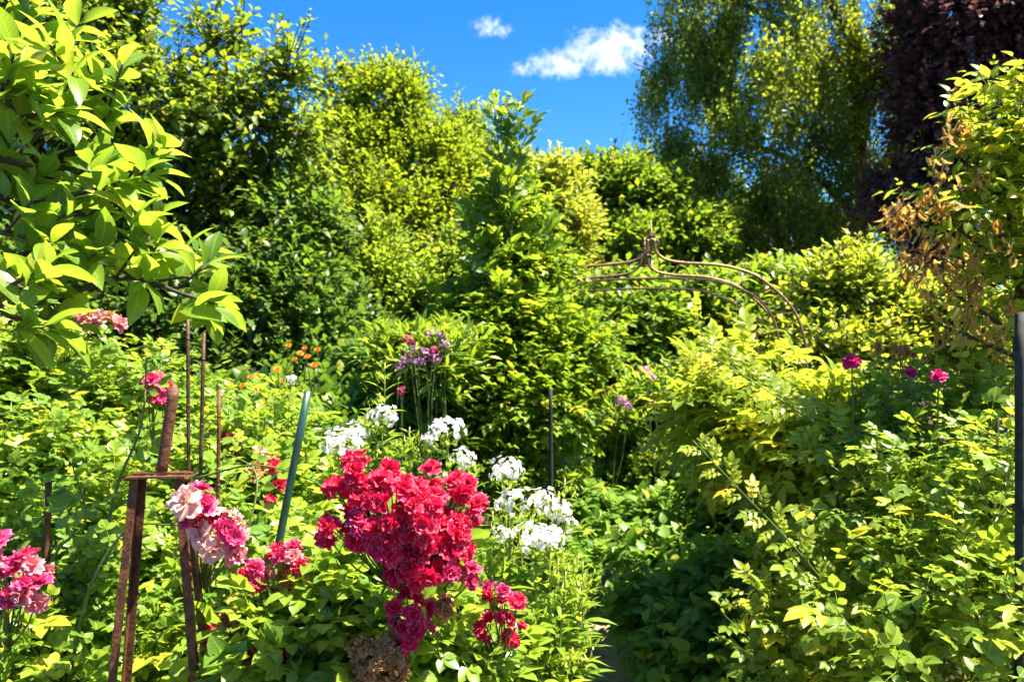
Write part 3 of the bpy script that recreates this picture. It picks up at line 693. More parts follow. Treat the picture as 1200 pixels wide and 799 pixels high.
plant('shrub_rose', 'tall pale green shrub rose with brown seed heads behind the arch', 'shrub',
      [lobe(985, 350, 60, 45, 6.4, .5), lobe(1020, 385, 60, 50, 6.3, .5), lobe(940, 385, 40, 45, 6.5, .4), lobe(990, 430, 100, 60, 6.2, .6), lobe(1100, 400, 90, 70, 6.3, .5), lobe(1000, 318, 30, 22, 6.4, .3)],
      2800, LF['mid'], .07, M['rambler'], .26, 8, (2.6, 6.4, 0), sampling=dict(spread=.2, lump=.2), up=.9, ncanes=25, r0=.009, trunkmat=M['bark'], **bt)
plant('spiraea', 'fresh green spiraea bush between the path and the rhododendron', 'shrub',
      [lobe(790, 510, 60, 55, 6.2, .4), lobe(760, 560, 70, 60, 6.0, .4), lobe(840, 470, 60, 60, 6.2, .4), lobe(720, 520, 40, 50, 6.4, .4), lobe(850, 540, 70, 60, 5.9, .4)],
      2600, LF['mid'], .055, M['climber'], .2, 8, (1.2, 6.2, 0), sampling=dict(spread=.2, lump=.2), up=.8, ncanes=20, r0=.006, **bt)

# perennials with orange flowers; the bed's shade is put into darker leaf colour
def bed(name, label, cat, lobes, n, tpl, size, mat, L, k, base, flowers, src, kind, fsize, **kw):
    root, p, nn = plant(name, label, cat, lobes, n, tpl, size, mat, L, k, base, **kw)
    for px, py, d in flowers:
        q = P(px, py, d); put(kind, root, q, (rng.normal(0, .3), -.7, .7), fsize * rng.uniform(.8, 1.15), src=src, name='flower_head' if src is HEAD else 'flower')
        f = q + np.array([rng.normal(0, .06), .1, -.7]); st = Buf(); tube(st, spline([f, (f + q) / 2 + rng.normal(0, .02, 3), q], 6), .004, 3, cap=False); st.build('stem', [M['stem']], root)
    return root
bed('marigold_bed', 'leafy perennials darkened for shade and dotted with orange flowers before the evergreen hedge', 'flower bed',
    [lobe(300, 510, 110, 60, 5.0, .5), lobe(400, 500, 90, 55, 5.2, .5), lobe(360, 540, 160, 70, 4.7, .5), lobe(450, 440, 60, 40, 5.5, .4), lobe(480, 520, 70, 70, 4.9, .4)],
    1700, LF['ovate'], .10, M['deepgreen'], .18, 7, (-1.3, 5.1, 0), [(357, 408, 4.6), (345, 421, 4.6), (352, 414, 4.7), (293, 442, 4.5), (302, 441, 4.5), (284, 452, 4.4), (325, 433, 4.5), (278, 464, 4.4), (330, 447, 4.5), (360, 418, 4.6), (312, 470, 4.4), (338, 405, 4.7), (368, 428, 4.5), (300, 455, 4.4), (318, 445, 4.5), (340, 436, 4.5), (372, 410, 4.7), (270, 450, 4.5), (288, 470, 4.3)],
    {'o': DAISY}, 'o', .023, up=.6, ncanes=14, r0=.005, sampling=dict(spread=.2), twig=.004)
bed('pink_phlox_bed', 'mixed pink and lilac phlox clump left of the climber', 'flower bed',
    [lobe(500, 455, 45, 45, 4.75, .3), lobe(470, 440, 35, 30, 4.8, .25), lobe(525, 440, 30, 40, 4.8, .25)],
    750, LF['lance'], .10, M['climber'], .25, 8, (-.5, 4.75, 0), [(477, 419, 4.3), (497, 413, 4.3), (516, 392, 4.4), (521, 404, 4.35), (503, 390, 4.4), (490, 424, 4.3), (484, 408, 4.35), (510, 420, 4.3), (468, 428, 4.3)], HEAD, 'lilac', .028, up=1.2, twig=.004)
r_ = bed('red_phlox', 'small scarlet phlox among the lilac clump', 'flower',
    [lobe(508, 445, 22, 28, 4.55, .15)], 90, LF['lance'], .09, M['climber'], .22, 8, (-.45, 4.55, 0), [(508, 412, 4.25), (470, 458, 4.2), (479, 398, 4.3)], HEAD, 'red', .028, up=1.2, twig=.004)
bed('purple_phlox', 'lone purple phlox stems against the dark rhododendron', 'flower',
    [lobe(755, 480, 20, 36, 5.9, .2), lobe(730, 505, 18, 28, 5.8, .2)], 120, LF['lance'], .10, M['climber'], .22, 8, (.92, 5.9, 0), [(755, 434, 5.4), (762, 441, 5.4), (727, 470, 5.4), (735, 474, 5.4)], HEAD, 'lilac', .04, up=1.2, twig=.004)

# ------------------------------------------------------------------ metal arch
def garden_arch():
    c = np.array([(763 - 600) / FPX * 5.5, 5.5, 0.]); root = thing('garden_arch', 'rusty bronze tubular metal arch with ogee top and finial over the path', 'arch', c)
    ya = math.radians(-6); ex = np.array([math.cos(ya), math.sin(ya), 0]); ey = np.array([-math.sin(ya), math.cos(ya), 0]) 
    W = 1.0; zt = 2.49
    def pt(u, z, dep): return c + ex * u + ey * dep + UP * z
    prof = [(1.04, 0), (1.04, .6), (1.04, 1.2), (1.038, 1.68), (1.019, 1.832), (.972, 1.973), (.907, 2.068), (.813, 2.162), (.69, 2.25), (.53, 2.303), (.406, 2.322), (.247, 2.333), (.124, 2.352), (.06, 2.385), (.03, 2.43), (.022, 2.50)]
    lower = [(.86, 1.5), (.855, 1.80), (.807, 1.973), (.72, 2.085), (.595, 2.156), (.436, 2.21), (.247, 2.226), (0, 2.233)]
    W = 1.04
    for dep in (0, .72):
        for s in (-1, 1):
            b = Buf(); q = spline([pt(s * u, z, dep) for u, z in prof], 75); tube(b, q, .0105, 8); b.build('hoop', [M['archmetal']], root)
        b = Buf(); q = spline([pt(u, z, dep) for u, z in lower] + [pt(-u, z, dep) for u, z in lower[::-1][1:]], 84); tube(b, q, .0095, 8); b.build('inner_hoop', [M['archmetal']], root)
        for s in (-1, 1):
            b = Buf()
            tube(b, [pt(s * .86, 1.5, dep), pt(s * .86, 0, dep)], .0115, 8)
            for z in (.3, .7, 1.1, 1.5): tube(b, [pt(s * .86, z, dep), pt(s * 1.04, z, dep)], .006, 6)
            tube(b, [pt(s * .80, 1.985, dep), pt(s * .965, 1.985, dep)], .006, 6)
            b.build('side_frame', [M['archmetal']], root)
        b = Buf()
        tube(b, [pt(0, 2.40, dep), pt(0, 2.63, dep)], np.array([.010, .004]), 8)
        for z, w, r in ((2.41, .03, .009), (2.50, .035, .008), (2.53, .04, .006), (2.545, .03, .006)): tube(b, [pt(-w, z, dep), pt(w, z, dep)], r, 6)
        th = np.linspace(0, 6.283, 15)
        for s in (-1, 1): tube(b, np.array([pt(s * (.032 + .022 * math.cos(a)), 2.475 + .022 * math.sin(a), dep) for a in th]), .005, 5, cap=False)
        b.build('finial', [M['archmetal']], root)
    for s in (-1, 1):
        for u, z in ((W, 1.3), (W, .6), (.813, 2.162), (.84, 1.86)):
            b = Buf(); tube(b, [pt(s * u, z, .0), pt(s * u, z, .72)], .007, 6); b.build('crossbar', [M['archmetal']], root)
    b = Buf(); tube(b, [pt(0, 2.42, 0), pt(0, 2.42, .72)], .007, 6); b.build('crossbar', [M['archmetal']], root)
garden_arch()

# climber on the left of the arch and the tall shoots above it
plant('climbing_shrub', 'dense green climber swallowing the left leg of the metal arch', 'climber',
      [lobe(602, 335, 52, 58, 5.4, .35), lobe(600, 400, 80, 70, 5.3, .4), lobe(650, 418, 48, 68, 5.35, .35), lobe(600, 480, 90, 70, 5.2, .45), lobe(550, 470, 55, 50, 5.2, .35), lobe(600, 262, 34, 50, 5.5, .3), lobe(628, 325, 36, 36, 5.5, .3), lobe(590, 545, 85, 55, 5.1, .4), lobe(645, 480, 50, 80, 5.2, .35), lobe(688, 425, 24, 50, 5.4, .2), lobe(560, 370, 36, 40, 5.4, .25)],
      2000, LF['rose5lo'], .15, M['climber'], .24, 5, (.15, 5.4, 0), None, sampling=dict(spread=.26, lump=.3, ls=2, fill=.25), up=.4, droop=.25, ncanes=30, r0=.008, twig=.003, shrink=.95)
def tall_shoots():
    base = np.array([-.02, 5.2, 0]); root = thing('wisteria', 'tall upright wisteria shoots with paired leaflets rising above the climber', 'climber', base)
    sb = Buf(); R, T, S, V = [], [], [], []
    for path, n in (([(597, 420), (594, 300), (597, 190), (608, 118)], 26), ([(597, 420), (580, 280), (585, 190), (578, 120)], 24), ([(597, 420), (600, 260), (610, 180), (622, 150)], 14), ([(600, 420), (560, 300), (548, 250)], 10), ([(600, 420), (630, 320), (645, 250)], 10), ([(600, 420), (575, 330), (560, 280)], 9)):
        q = spline([base + [0, 0, .3]] + [P(x, y, 5.2 + rng.normal(0, .08)) for x, y in path], 40); tube(sb, q, np.linspace(.009, .0025, len(q)), 5)
        for i in range(n):
            f = .42 + .58 * (i + .5) / n; pos = q[int(f * (len(q) - 1))]; a = i * 2.4 + rng.normal(0, .3)
            d = np.array([math.cos(a), math.sin(a), 1.0 + .9 * f]); R.append(frame(d[None], (UP * 1 + rvec(1)[0] * .4 + np.array([0, -.4, 0]))[None])[0]); T.append(pos)
            S.append(.25 * (1.15 - .50 * f) * rng.uniform(.75, 1.2)); V.append(rng.uniform(.25, .7) + .2 * (f > .9))
    sb.build('stem', [M['stem']], root)
    vs = variants(LF['spire'], M['climber'], 'leaf')
    for r, t, s, v in zip(R, T, S, V): place(vs[min(5, int(v * 6))], 'leaf', root, r, t, s)
tall_shoots()
# ------------------------------------------------------------------ foreground left
def stake(name, label, p0, p1, r, mat, k=10, group=None, cat='stake', knobs=0):
    """straight stake whose line through p0 (top) and p1 runs down to the ground"""
    p0, p1 = np.asarray(p0), np.asarray(p1); d = p1 - p0; g = p0 + d * (p0[2] + .02) / (p0[2] - p1[2])
    b = Buf(); q = spline([g, p0], 14); tube(b, q, r, k)
    for i in range(knobs):
        f = q[0] + (q[-1] - q[0]) * ((i + .6) / knobs); ax = norm(q[-1] - q[0]); tube(b, [f - ax * r * .5, f, f + ax * r * .5], [r * 1.02, r * 1.3, r * 1.02], k)
    o = b.build(name, [mat], None, None, g, smooth=True); tag(o, label, cat, group); return o

def rusty_support():
    d = 1.72; top = P(188, 558, d); root = thing('plant_support', 'rusty angle-iron plant support with square top and short leaning pipe', 'plant support', (top[0], d, 0))
    zt = top[2]; h = 58 / FPX * d / 2; spl = .088
    rm = M['rust']
    def slab(buf, corners_a, corners_b):
        a = np.asarray(corners_a); b_ = np.asarray(corners_b); n = len(a)
        V = np.vstack([a, b_]); T = []
        for j in range(n): q = (j + 1) % n; T += [(j, q, n + q), (j, n + q, n + j)]
        for j in range(1, n - 1): T += [(0, j + 1, j), (n, n + j, n + j + 1)]
        buf.add(Tpl(V, T, np.zeros((len(V), 3))))
    yaw = .12; ca, sa = math.cos(yaw), math.sin(yaw); ex = np.array([ca, sa, 0]); ey = np.array([-sa, ca, 0]); w, th = .017, .003
    for sx in (-1, 1):
        for sy in (-1, 1):
            b = Buf(); ct = top + ex * sx * h + ey * sy * h * .55; cb = np.array([ct[0], ct[1], 0]) + ex * sx * spl * zt + ey * sy * spl * zt * .55
            for ax, other in ((ex * -sx, ey * -sy), (ey * -sy, ex * -sx)):
                prof = lambda c: [c, c + ax * w, c + ax * w + other * th, c + other * th]
                slab(b, prof(ct - UP * .003 + (other * .0003)), prof(cb + other * .0003))
            b.build('leg', [rm], root, smooth=False)
    for s in (-1, 1):
        for e, f, hh in ((ex, ey, .55), (ey, ex, 1.0)):
            b = Buf(); c0 = top + f * s * h * hh; l = h * (1.0 if hh == .55 else .55) + .006
            a = c0 - e * l; z = c0 + e * l; o = UP * .0045 if hh == .55 else UP * .0
            prof = lambda c: [c - f * .011 + o, c + f * .011 + o, c + f * .011 + o - UP * .004, c - f * .011 + o - UP * .004]
            slab(b, prof(a), prof(z)); b.build('top_bar', [rm], root, smooth=False)
    b = Buf(); slab(b, [top + ex * i * h + ey * j * .014 + UP * .0095 for i, j in ((-1, -1), (1, -1), (1, 1), (-1, 1))], [top + ex * i * h + ey * j * .014 + UP * .0055 for i, j in ((-1, -1), (1, -1), (1, 1), (-1, 1))])
    b.build('top_bar', [rm], root, smooth=False)
    b = Buf(); p1 = P(204, 454, d); tube(b, spline([P(189, 556, d), p1], 8), .0118, 14); b.build('pipe', [rm], root, smooth=True)
    for i in range(1, 3):   # lower rings of the support
        z = zt - .10 - .50 * i
        if z < .1: continue
        b = Buf(); cs = []
        for sx, sy in ((-1, -1), (1, -1), (1, 1), (-1, 1)):
            k = (zt - z); cs.append(np.array([top[0], top[1], z]) + ex * sx * (h + spl * k) + ey * sy * (h + spl * k) * .55)
        for j in range(4): tube(b, [cs[j], cs[(j + 1) % 4]], .005, 6)
        b.build('cross_ring', [rm], root)
rusty_support()
G = 'thin rusty rods in the pink rose bush'
stake('steel_rod', 'tallest thin rusty rod above the pink roses', P(220, 366, 2.4), P(221, 545, 2.4), .0058, M['rodrust'], 8, G, knobs=9)
stake('steel_rod', 'thin rusty rod with dark lower half beside the tallest rod', P(239, 390, 2.35), P(235, 550, 2.35), .0058, M['rodrust'], 8, G, knobs=9)
stake('steel_rod', 'short rusty rod end beside the two taller rods', P(257, 456, 2.3), P(256, 540, 2.3), .0056, M['rust'], 8, G, knobs=8)
stake('steel_rod', 'rusty rod half buried in leaves left of the angle-iron support', P(57, 565, 2.1), P(55, 640, 2.1), .0085, M['rust'], 8, G)
stake('garden_stake', 'green coated stake leaning over the pink roses', P(361, 458, 1.85), P(326, 640, 1.85), .0092, M['greenstake'], 12)
stake('garden_stake', 'thin dark steel stake in front of the climber', P(645, 455, 4.55), P(646, 575, 4.55), .011, M['darkmetal'], 8)
stake('bamboo_cane', 'leaning bamboo cane at the edge of the right-hand bed', P(856, 470, 4.3), P(806, 700, 4.3), .012, M['bamboo'], 8, cat='cane', knobs=6)
stake('garden_stake', 'thin green stake among the shaded leaves by the bamboo cane', P(900, 600, 3.95), P(901, 700, 3.95), .0085, M['greenstake'], 8)

def magnolia():
    base = np.array([-2.5, 2.5, 0]); root = thing('magnolia', 'magnolia with large bright backlit leaves reaching in over the pink roses', 'tree', base)
    b = Buf(); tr = spline([base, base + [.05, 0, .8], base + [-.05, -.05, 1.8], base + [.1, -.1, 3.1]], 14); tube(b, tr, np.linspace(.075, .03, len(tr)), 8); b.build('trunk', [M['bark']], root)
    tips = []
    br = [([(-70, 330), (60, 345), (150, 325), (215, 345), (240, 352)], 2.0), ([(-80, 300), (20, 300), (110, 270), (165, 285), (200, 300)], 2.0), ([(-80, 260), (20, 220), (90, 180), (130, 130)], 2.05),
          ([(-80, 250), (30, 240), (100, 225), (150, 215), (170, 200)], 1.95), ([(-80, 200), (0, 150), (40, 90), (55, 60)], 2.1), ([(-80, 220), (20, 180), (70, 120), (85, 85)], 2.0), ([(-90, 150), (-20, 80), (15, 30)], 2.1),
          ([(-80, 330), (10, 370), (60, 375)], 1.8), ([(-80, 300), (0, 330), (40, 340)], 1.8), ([(-80, 240), (-10, 270), (50, 280)], 1.85), ([(-80, 190), (10, 190), (60, 200)], 1.9), ([(-80, 180), (-10, 120), (10, 95)], 1.95),
          ([(-80, 320), (40, 300), (120, 310), (170, 330)], 2.1), ([(-90, 80), (-30, 20), (0, -30)], 2.1), ([(-80, 260), (40, 260), (110, 250)], 2.1), ([(-80, 330), (30, 320), (90, 320)], 2.0), ([(-80, 120), (-10, 110), (30, 140)], 2.0)]
    for q, d in br:
        pts = [tr[int(rng.integers(5, 11))]] + [P(x, y, d + .1 * rng.normal()) for x, y in q]; s = spline(pts, 26); bb = Buf(); tube(bb, s, np.linspace(.011, .004, len(s)), 6)
        tips.append((s[-1], s[-1] - s[-4]))
        for f in (.56, .66, .75, .84, .92):
            i = int(f * len(s)); e = s[i] + norm(s[min(len(s) - 1, i + 2)] - s[i]) * .05 + rvec(1)[0] * [.08, .08, .07] + UP * .035
            tube(bb, spline([s[i], e], 4), np.linspace(.004, .0028, 4), 5); tips.append((e, e - s[i]))
        bb.build('limb', [M['bark']], root)
    vs = variants(LF['ob'], M['magnolia'], 'leaf'); R, T, S, V = [], [], [], []
    for pos, ax in tips:
        ax = norm(ax + UP * .03); n = int(rng.integers(5, 9)); e1 = norm(np.cross(ax, UP)); e2 = np.cross(ax, e1); ph = rng.uniform(0, 6.28)
        for i in range(n):
            th = ph + i * 2.4; d = norm(ax * .8 + (math.cos(th) * e1 + math.sin(th) * e2) * rng.uniform(.5, 1.1) + UP * .12)
            nr = UP + rvec(1)[0] * .8 + np.array(sd) * .4
            R.append(frame(d[None], nr[None])[0]); T.append(pos - ax * .012 * i); S.append(rng.uniform(.065, .118)); V.append(np.clip(rng.normal(.48, .30), .02, .98))
    o = np.argsort([t[0] for t in T])[::-1]; big = Buf()
    for c, i in enumerate(o):
        if c < 300: place(vs[int(V[i] * 6)], 'leaf', root, R[i], T[i], S[i])
        else: big.inst(LF['ob'], R[i][None], T[i][None], np.array([S[i]]), np.array([V[i]]))
    if big.v: big.build('foliage', [M['magnolia']], root, 'stuff')
magnolia()

# pink rambler rose bush
pr, pp, pn = plant('rose_bush', 'sprawling bush of faded pink cluster roses around the rusty support', 'rose bush',
    [lobe(40, 490, 120, 90, 3.2, .4), lobe(170, 500, 100, 70, 3.1, .4), lobe(300, 560, 110, 70, 2.9, .4), lobe(60, 600, 150, 110, 2.75, .4), lobe(240, 640, 170, 100, 2.6, .4), lobe(110, 720, 200, 110, 2.35, .35), lobe(330, 740, 170, 110, 2.25, .35), lobe(30, 800, 190, 110, 2.05, .3), lobe(250, 850, 220, 120, 2.05, .3), lobe(20, 430, 60, 50, 3.1, .3), lobe(400, 640, 90, 80, 2.7, .3)],
    2300, LF['rose5'], .10, M['rose'], .23, 5, (-.95, 2.6, 0), sampling=dict(spread=.26, lump=.3, ls=3, back=.25, fill=.12), parts=300, up=.5, droop=.2, spread=1.2, ncanes=40, r0=.007, twig=.0022, sun=.5, trunkmat=M['stem'])
def cane_path(root, path, r0=.006, mat=None, leaves=0, lt=None, size=.1, lm=None, name='cane', spread=1.0, start=.25):
    q = spline([P(*w) for w in path], 30); b = Buf(); tube(b, q, np.linspace(r0, r0 * .4, len(q)), 6); b.build(name, [mat or M['stem']], root)
    if leaves:
        vs = variants(lt, lm, 'leaf', 4)
        for i in range(leaves):
            f = start + (1 - start) * (i + .5) / leaves; j = int(f * (len(q) - 1)); ax = norm(q[min(j + 1, len(q) - 1)] - q[j - 1]); s = -1 if i % 2 else 1
            side = norm(np.cross(ax, [0, -1, .3])) * s
            d = ax * .5 + side * spread + UP * .25 + rvec(1)[0] * .3
            place(vs[min(3, int((.2 + .6 * f + rng.normal(0, .1)) * 4))], 'leaf', root, frame(d[None], (UP + np.array([0, -.5, 0]) + rvec(1)[0] * .3)[None])[0], q[j], size * rng.uniform(.8, 1.15) * (1.1 - .4 * f))
    return q
cane_path(pr, [(110, 820, 2.1), (130, 600, 2.1), (165, 500, 2.1), (172, 420, 2.15)], .005, None, 7, LF['rose5'], .11, M['rose'], start=.5)
cane_path(pr, [(20, 820, 2.0), (60, 660, 1.95), (100, 610, 1.95), (85, 545, 1.95)], .0045, None, 8, LF['rose5'], .12, M['rose'], start=.4)
cane_path(pr, [(80, 800, 1.9), (105, 690, 1.85), (150, 620, 1.85), (210, 615, 1.8)], .0045, None, 6, LF['rose5'], .10, M['rose'], start=.4)
cane_path(pr, [(250, 720, 2.0), (290, 620, 2.0), (300, 555, 2.05), (265, 530, 2.1)], .004, None, 5, LF['rose5'], .12, M['rose'], start=.5)
cane_path(pr, [(230, 560, 2.0), (300, 545, 1.95), (370, 565, 1.9), (395, 600, 1.8)], .003, M['stem'], 0)
def lob(px, py, rx, ry, d, rd): return lobe(px, py, rx, ry, d, rd)
truss(pr, [lob(232, 590, 22, 22, 1.62, .03), lob(255, 625, 28, 28, 1.65, .03), lob(270, 640, 18, 16, 1.65, .03)], 14, ['pink', 'blush', 'rosepink', 'pink', 'rosepink'], .027, P(240, 690, 1.8), sub=10)
truss(pr, [lob(235, 612, 14, 16, 1.66, .03)], 5, ['red', 'rosepink'], .025, P(240, 690, 1.8))
put('blush', pr, P(218, 588, 1.58), (-.2, -.8, .5), .036, sub=True)
truss(pr, [lob(5, 640, 18, 30, 1.7, .03), lob(35, 665, 22, 18, 1.7, .03), lob(30, 690, 28, 16, 1.68, .03)], 15, ['rosepink', 'pink', 'rosepink', 'pink', 'withered'], .027, P(10, 760, 1.8), sub=10)
truss(pr, [lob(310, 560, 22, 20, 2.2, .03)], 6, ['rosepink', 'red', 'withered', 'bud'], .034, P(310, 640, 2.3))
truss(pr, [lob(345, 655, 28, 14, 1.75, .03), lob(300, 675, 18, 20, 1.75, .03)], 13, ['rosepink', 'red', 'pink', 'red', 'bud'], .024, P(320, 740, 1.85))
truss(pr, [lob(345, 680, 24, 20, 1.78, .03), lob(275, 730, 14, 28, 1.8, .03)], 6, ['withered'], .03, P(310, 760, 1.85))
truss(pr, [lob(115, 378, 28, 16, 2.9, .04)], 8, ['pink', 'withered', 'withered', 'blush'], .036, P(75, 430, 3.0))
truss(pr, [lob(182, 455, 16, 14, 2.3, .03)], 6, ['withered', 'pink', 'rosepink', 'withered'], .028, P(180, 530, 2.45))
truss(pr, [lob(300, 540, 16, 10, 2.5, .03), lob(325, 545, 16, 12, 2.5, .03)], 5, ['pink', 'blush', 'withered'], .03, P(310, 600, 2.6))
truss(pr, [lob(255, 755, 18, 14, 1.75, .03), lob(310, 780, 20, 20, 1.7, .03)], 6, ['red', 'rosepink', 'bud'], .028, P(280, 830, 1.8))
truss(pr, [lob(260, 520, 14, 12, 2.6, .03)], 3, ['rosepink'], .026, P(258, 580, 2.7))

# crimson cluster rose
rr, rp, rn = plant('rose_bush', 'crimson cluster rose with one huge dense truss before the white phlox', 'rose bush',
    [lobe(420, 700, 80, 60, 1.95, .2), lobe(440, 770, 110, 60, 1.85, .2), lobe(360, 800, 100, 70, 1.8, .2), lobe(520, 820, 90, 60, 1.9, .2)],
    330, LF['rose5'], .115, M['rose'], .18, 5, (-.28, 1.95, 0), sampling=dict(spread=.22, lump=.15, ls=3), parts=300, up=.4, droop=.2, spread=1.2, ncanes=14, r0=.006, twig=.0022, sun=.5)
tl = [lob(436, 556, 34, 24, 1.58, .04), lob(412, 592, 36, 30, 1.57, .05), lob(408, 622, 30, 22, 1.57, .05), lob(460, 590, 42, 34, 1.55, .06), lob(455, 632, 44, 26, 1.56, .05), lob(500, 610, 38, 36, 1.56, .06), lob(505, 652, 32, 28, 1.57, .05), lob(525, 630, 26, 28, 1.6, .05), lob(478, 672, 22, 14, 1.57, .04)]
truss(rr, tl, 125, ['red'] * 14 + ['bud', 'rosepink'], .0245, P(465, 690, 1.68), minsep=.52, sub=21)
truss(rr, [lob(498, 556, 16, 12, 1.62, .03), lob(538, 572, 16, 14, 1.62, .03), lob(552, 596, 12, 16, 1.62, .03)], 14, ['red', 'red', 'red', 'bud'], .025, P(500, 640, 1.68))
truss(rr, [lob(475, 678, 20, 10, 1.57, .03), lob(522, 660, 12, 20, 1.6, .03)], 8, ['red'], .025, P(470, 650, 1.68))
truss(rr, [lob(548, 675, 8, 14, 1.62, .02)], 3, ['red', 'rosepink'], .024, P(520, 690, 1.7))
truss(rr, [lob(480, 715, 22, 20, 1.62, .03), lob(488, 750, 20, 25, 1.6, .03)], 14, ['red', 'red', 'rosepink'], .024, P(470, 790, 1.75))
truss(rr, [lob(445, 770, 40, 34, 1.58, .04), lob(420, 790, 30, 20, 1.58, .04)], 24, ['withered'], .024, P(440, 840, 1.7))
truss(rr, [lob(590, 738, 30, 16, 1.75, .03), lob(598, 712, 16, 20, 1.75, .02), lob(580, 692, 12, 8, 1.75, .02)], 17, ['red', 'red', 'rosepink', 'bud'], .021, P(580, 790, 1.85))
truss(rr, [lob(520, 712, 12, 10, 1.65, .02)], 3, ['withered'], .026, P(510, 760, 1.75))
cane_path(rr, [(400, 830, 1.85), (420, 740, 1.8), (450, 690, 1.7), (465, 655, 1.62)], .006, M['stem'], 5, LF['rose5'], .11, M['rose'], start=.1)
cane_path(rr, [(500, 860, 1.9), (560, 780, 1.85), (580, 750, 1.8)], .004, M['stem'], 4, LF['rose5'], .09, M['rose'], start=.1)

# white phlox
def phlox(label, base_px, d, heads, extra, cat='phlox', group='white phlox clumps', kind='white', hs=.045):
    base = P(base_px, HZ, d); base[2] = 0; root = thing('phlox', label, cat, base, group)
    vs = variants(LF['lance'], M['phlox'], 'leaf'); R, T, S, V = [], [], [], []; nh = 0
    allst = [(x, y, dd, True, s) for x, y, dd, s in heads] + [(x, y, dd, False, 0) for x, y, dd in extra]
    for x, y, dd, hd, s in allst:
        top = P(x, y, dd); foot = base + np.array([(top[0] - base[0]) * .55 + rng.normal(0, .05), (top[1] - base[1]) * .55 + rng.normal(0, .05), 0])
        b = Buf(); q = spline([foot, foot * .5 + top * .5 + rng.normal(0, .02, 3), top], 24); tube(b, q, np.linspace(.0042, .0025, len(q)), 5); b.build('stem', [M['youngstem']], root)
        if hd:
            nh += 1; ax_ = axes((rng.normal(0, .2), -.35, 1))
            if kind in HEADP and nh <= 10: place_comp(HEADP[kind][rng.integers(3)], 'flower_head', 'floret', root, ax_, top, hs * s)
            else: place(HEAD[kind][rng.integers(len(HEAD[kind]))], 'flower_head', root, ax_, top, hs * s)
        else:
            for _ in range(3):
                pass
        n = int((top[2] - .15) / .036)
        for i in range(n):
            f = 1 - (i * .036 + .02) / top[2]; pos = q[int(f * (len(q) - 1))]; pos = pos + (q[min(len(q) - 1, int(f * (len(q) - 1)) + 1)] - pos) * ((f * (len(q) - 1)) % 1)
            a = (i % 2) * 1.57 + rng.normal(0, .25)
            for w in (0, math.pi):
                dv = np.array([math.cos(a + w), math.sin(a + w), .45 + .5 * (i < 4)]); R.append(frame(dv[None], (UP + rvec(1)[0] * .3)[None])[0]); T.append(pos)
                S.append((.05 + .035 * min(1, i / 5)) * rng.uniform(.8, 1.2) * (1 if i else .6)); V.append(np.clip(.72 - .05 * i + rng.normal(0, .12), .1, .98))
        # side sprays of small buds near the top
        for j in range(4):
            a = rng.uniform(0, 6.28); 
            for w in range(6):
                R.append(frame(np.array([[math.cos(a + w), math.sin(a + w), 1.2]]), rvec(1))[0]); T.append(q[-2] + np.array([math.cos(a), math.sin(a), .6]) * .03 + rng.normal(0, .012, 3)); S.append(rng.uniform(.012, .028)); V.append(.85)
    R, T, S, V = map(np.array, (R, T, S, V)); f = np.where(inframe(T))[0]; f = f[np.argsort(-S[f] / T[f][:, 1])][:300]; sel = np.zeros(len(T), bool); sel[f] = True
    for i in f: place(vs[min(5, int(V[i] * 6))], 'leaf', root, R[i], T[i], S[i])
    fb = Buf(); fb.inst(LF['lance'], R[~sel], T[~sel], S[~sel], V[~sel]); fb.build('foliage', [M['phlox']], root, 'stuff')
    return root
def rnd(n, x0, x1, y0, y1, d0, d1): return [(rng.uniform(x0, x1), rng.uniform(y0, y1), rng.uniform(d0, d1)) for _ in range(n)]
phlox('clump of white phlox with two big domed heads right of the crimson truss', 610, 2.3,
      [(597, 548, 2.3, 1.0), (590, 556, 2.35, .8), (601, 588, 2.25, 1.05), (636, 585, 2.25, .9), (652, 598, 2.25, 1.0), (630, 628, 2.1, 1.2), (643, 632, 2.12, .9), (590, 626, 2.2, .7), (660, 612, 2.3, .8)],
      rnd(16, 560, 690, 640, 720, 2.05, 2.4) + rnd(10, 560, 680, 590, 660, 2.3, 2.5) + [(662, 560, 2.3), (655, 575, 2.3), (684, 700, 2.2), (690, 745, 2.2)])
phlox('clump of white phlox with a tall green spire behind the crimson truss', 470, 2.5,
      [(404, 516, 2.4, 1.3), (395, 522, 2.45, 1.0), (447, 486, 2.5, .9), (455, 492, 2.55, .7), (524, 503, 2.5, 1.15), (505, 512, 2.5, .7), (542, 535, 2.5, .8), (420, 505, 2.5, .9), (545, 545, 2.5, .6)],
      rnd(14, 400, 560, 500, 600, 2.4, 2.7) + [(451, 425, 2.55), (443, 455, 2.55), (430, 480, 2.5), (480, 500, 2.5), (490, 525, 2.5)])
phlox('white phlox stems half hidden under the crimson truss and rose leaves', 440, 2.0, [(430, 662, 1.95, 1.0), (445, 668, 1.95, .8)], rnd(8, 480, 600, 700, 790, 1.9, 2.1) + rnd(6, 590, 690, 740, 830, 1.95, 2.2))
phlox('slender pale pink phlox stem just right of the green stake', 330, 2.6, [(341, 445, 2.6, .55)], [(322, 470, 2.6), (355, 478, 2.6), (310, 490, 2.65)], kind='small')

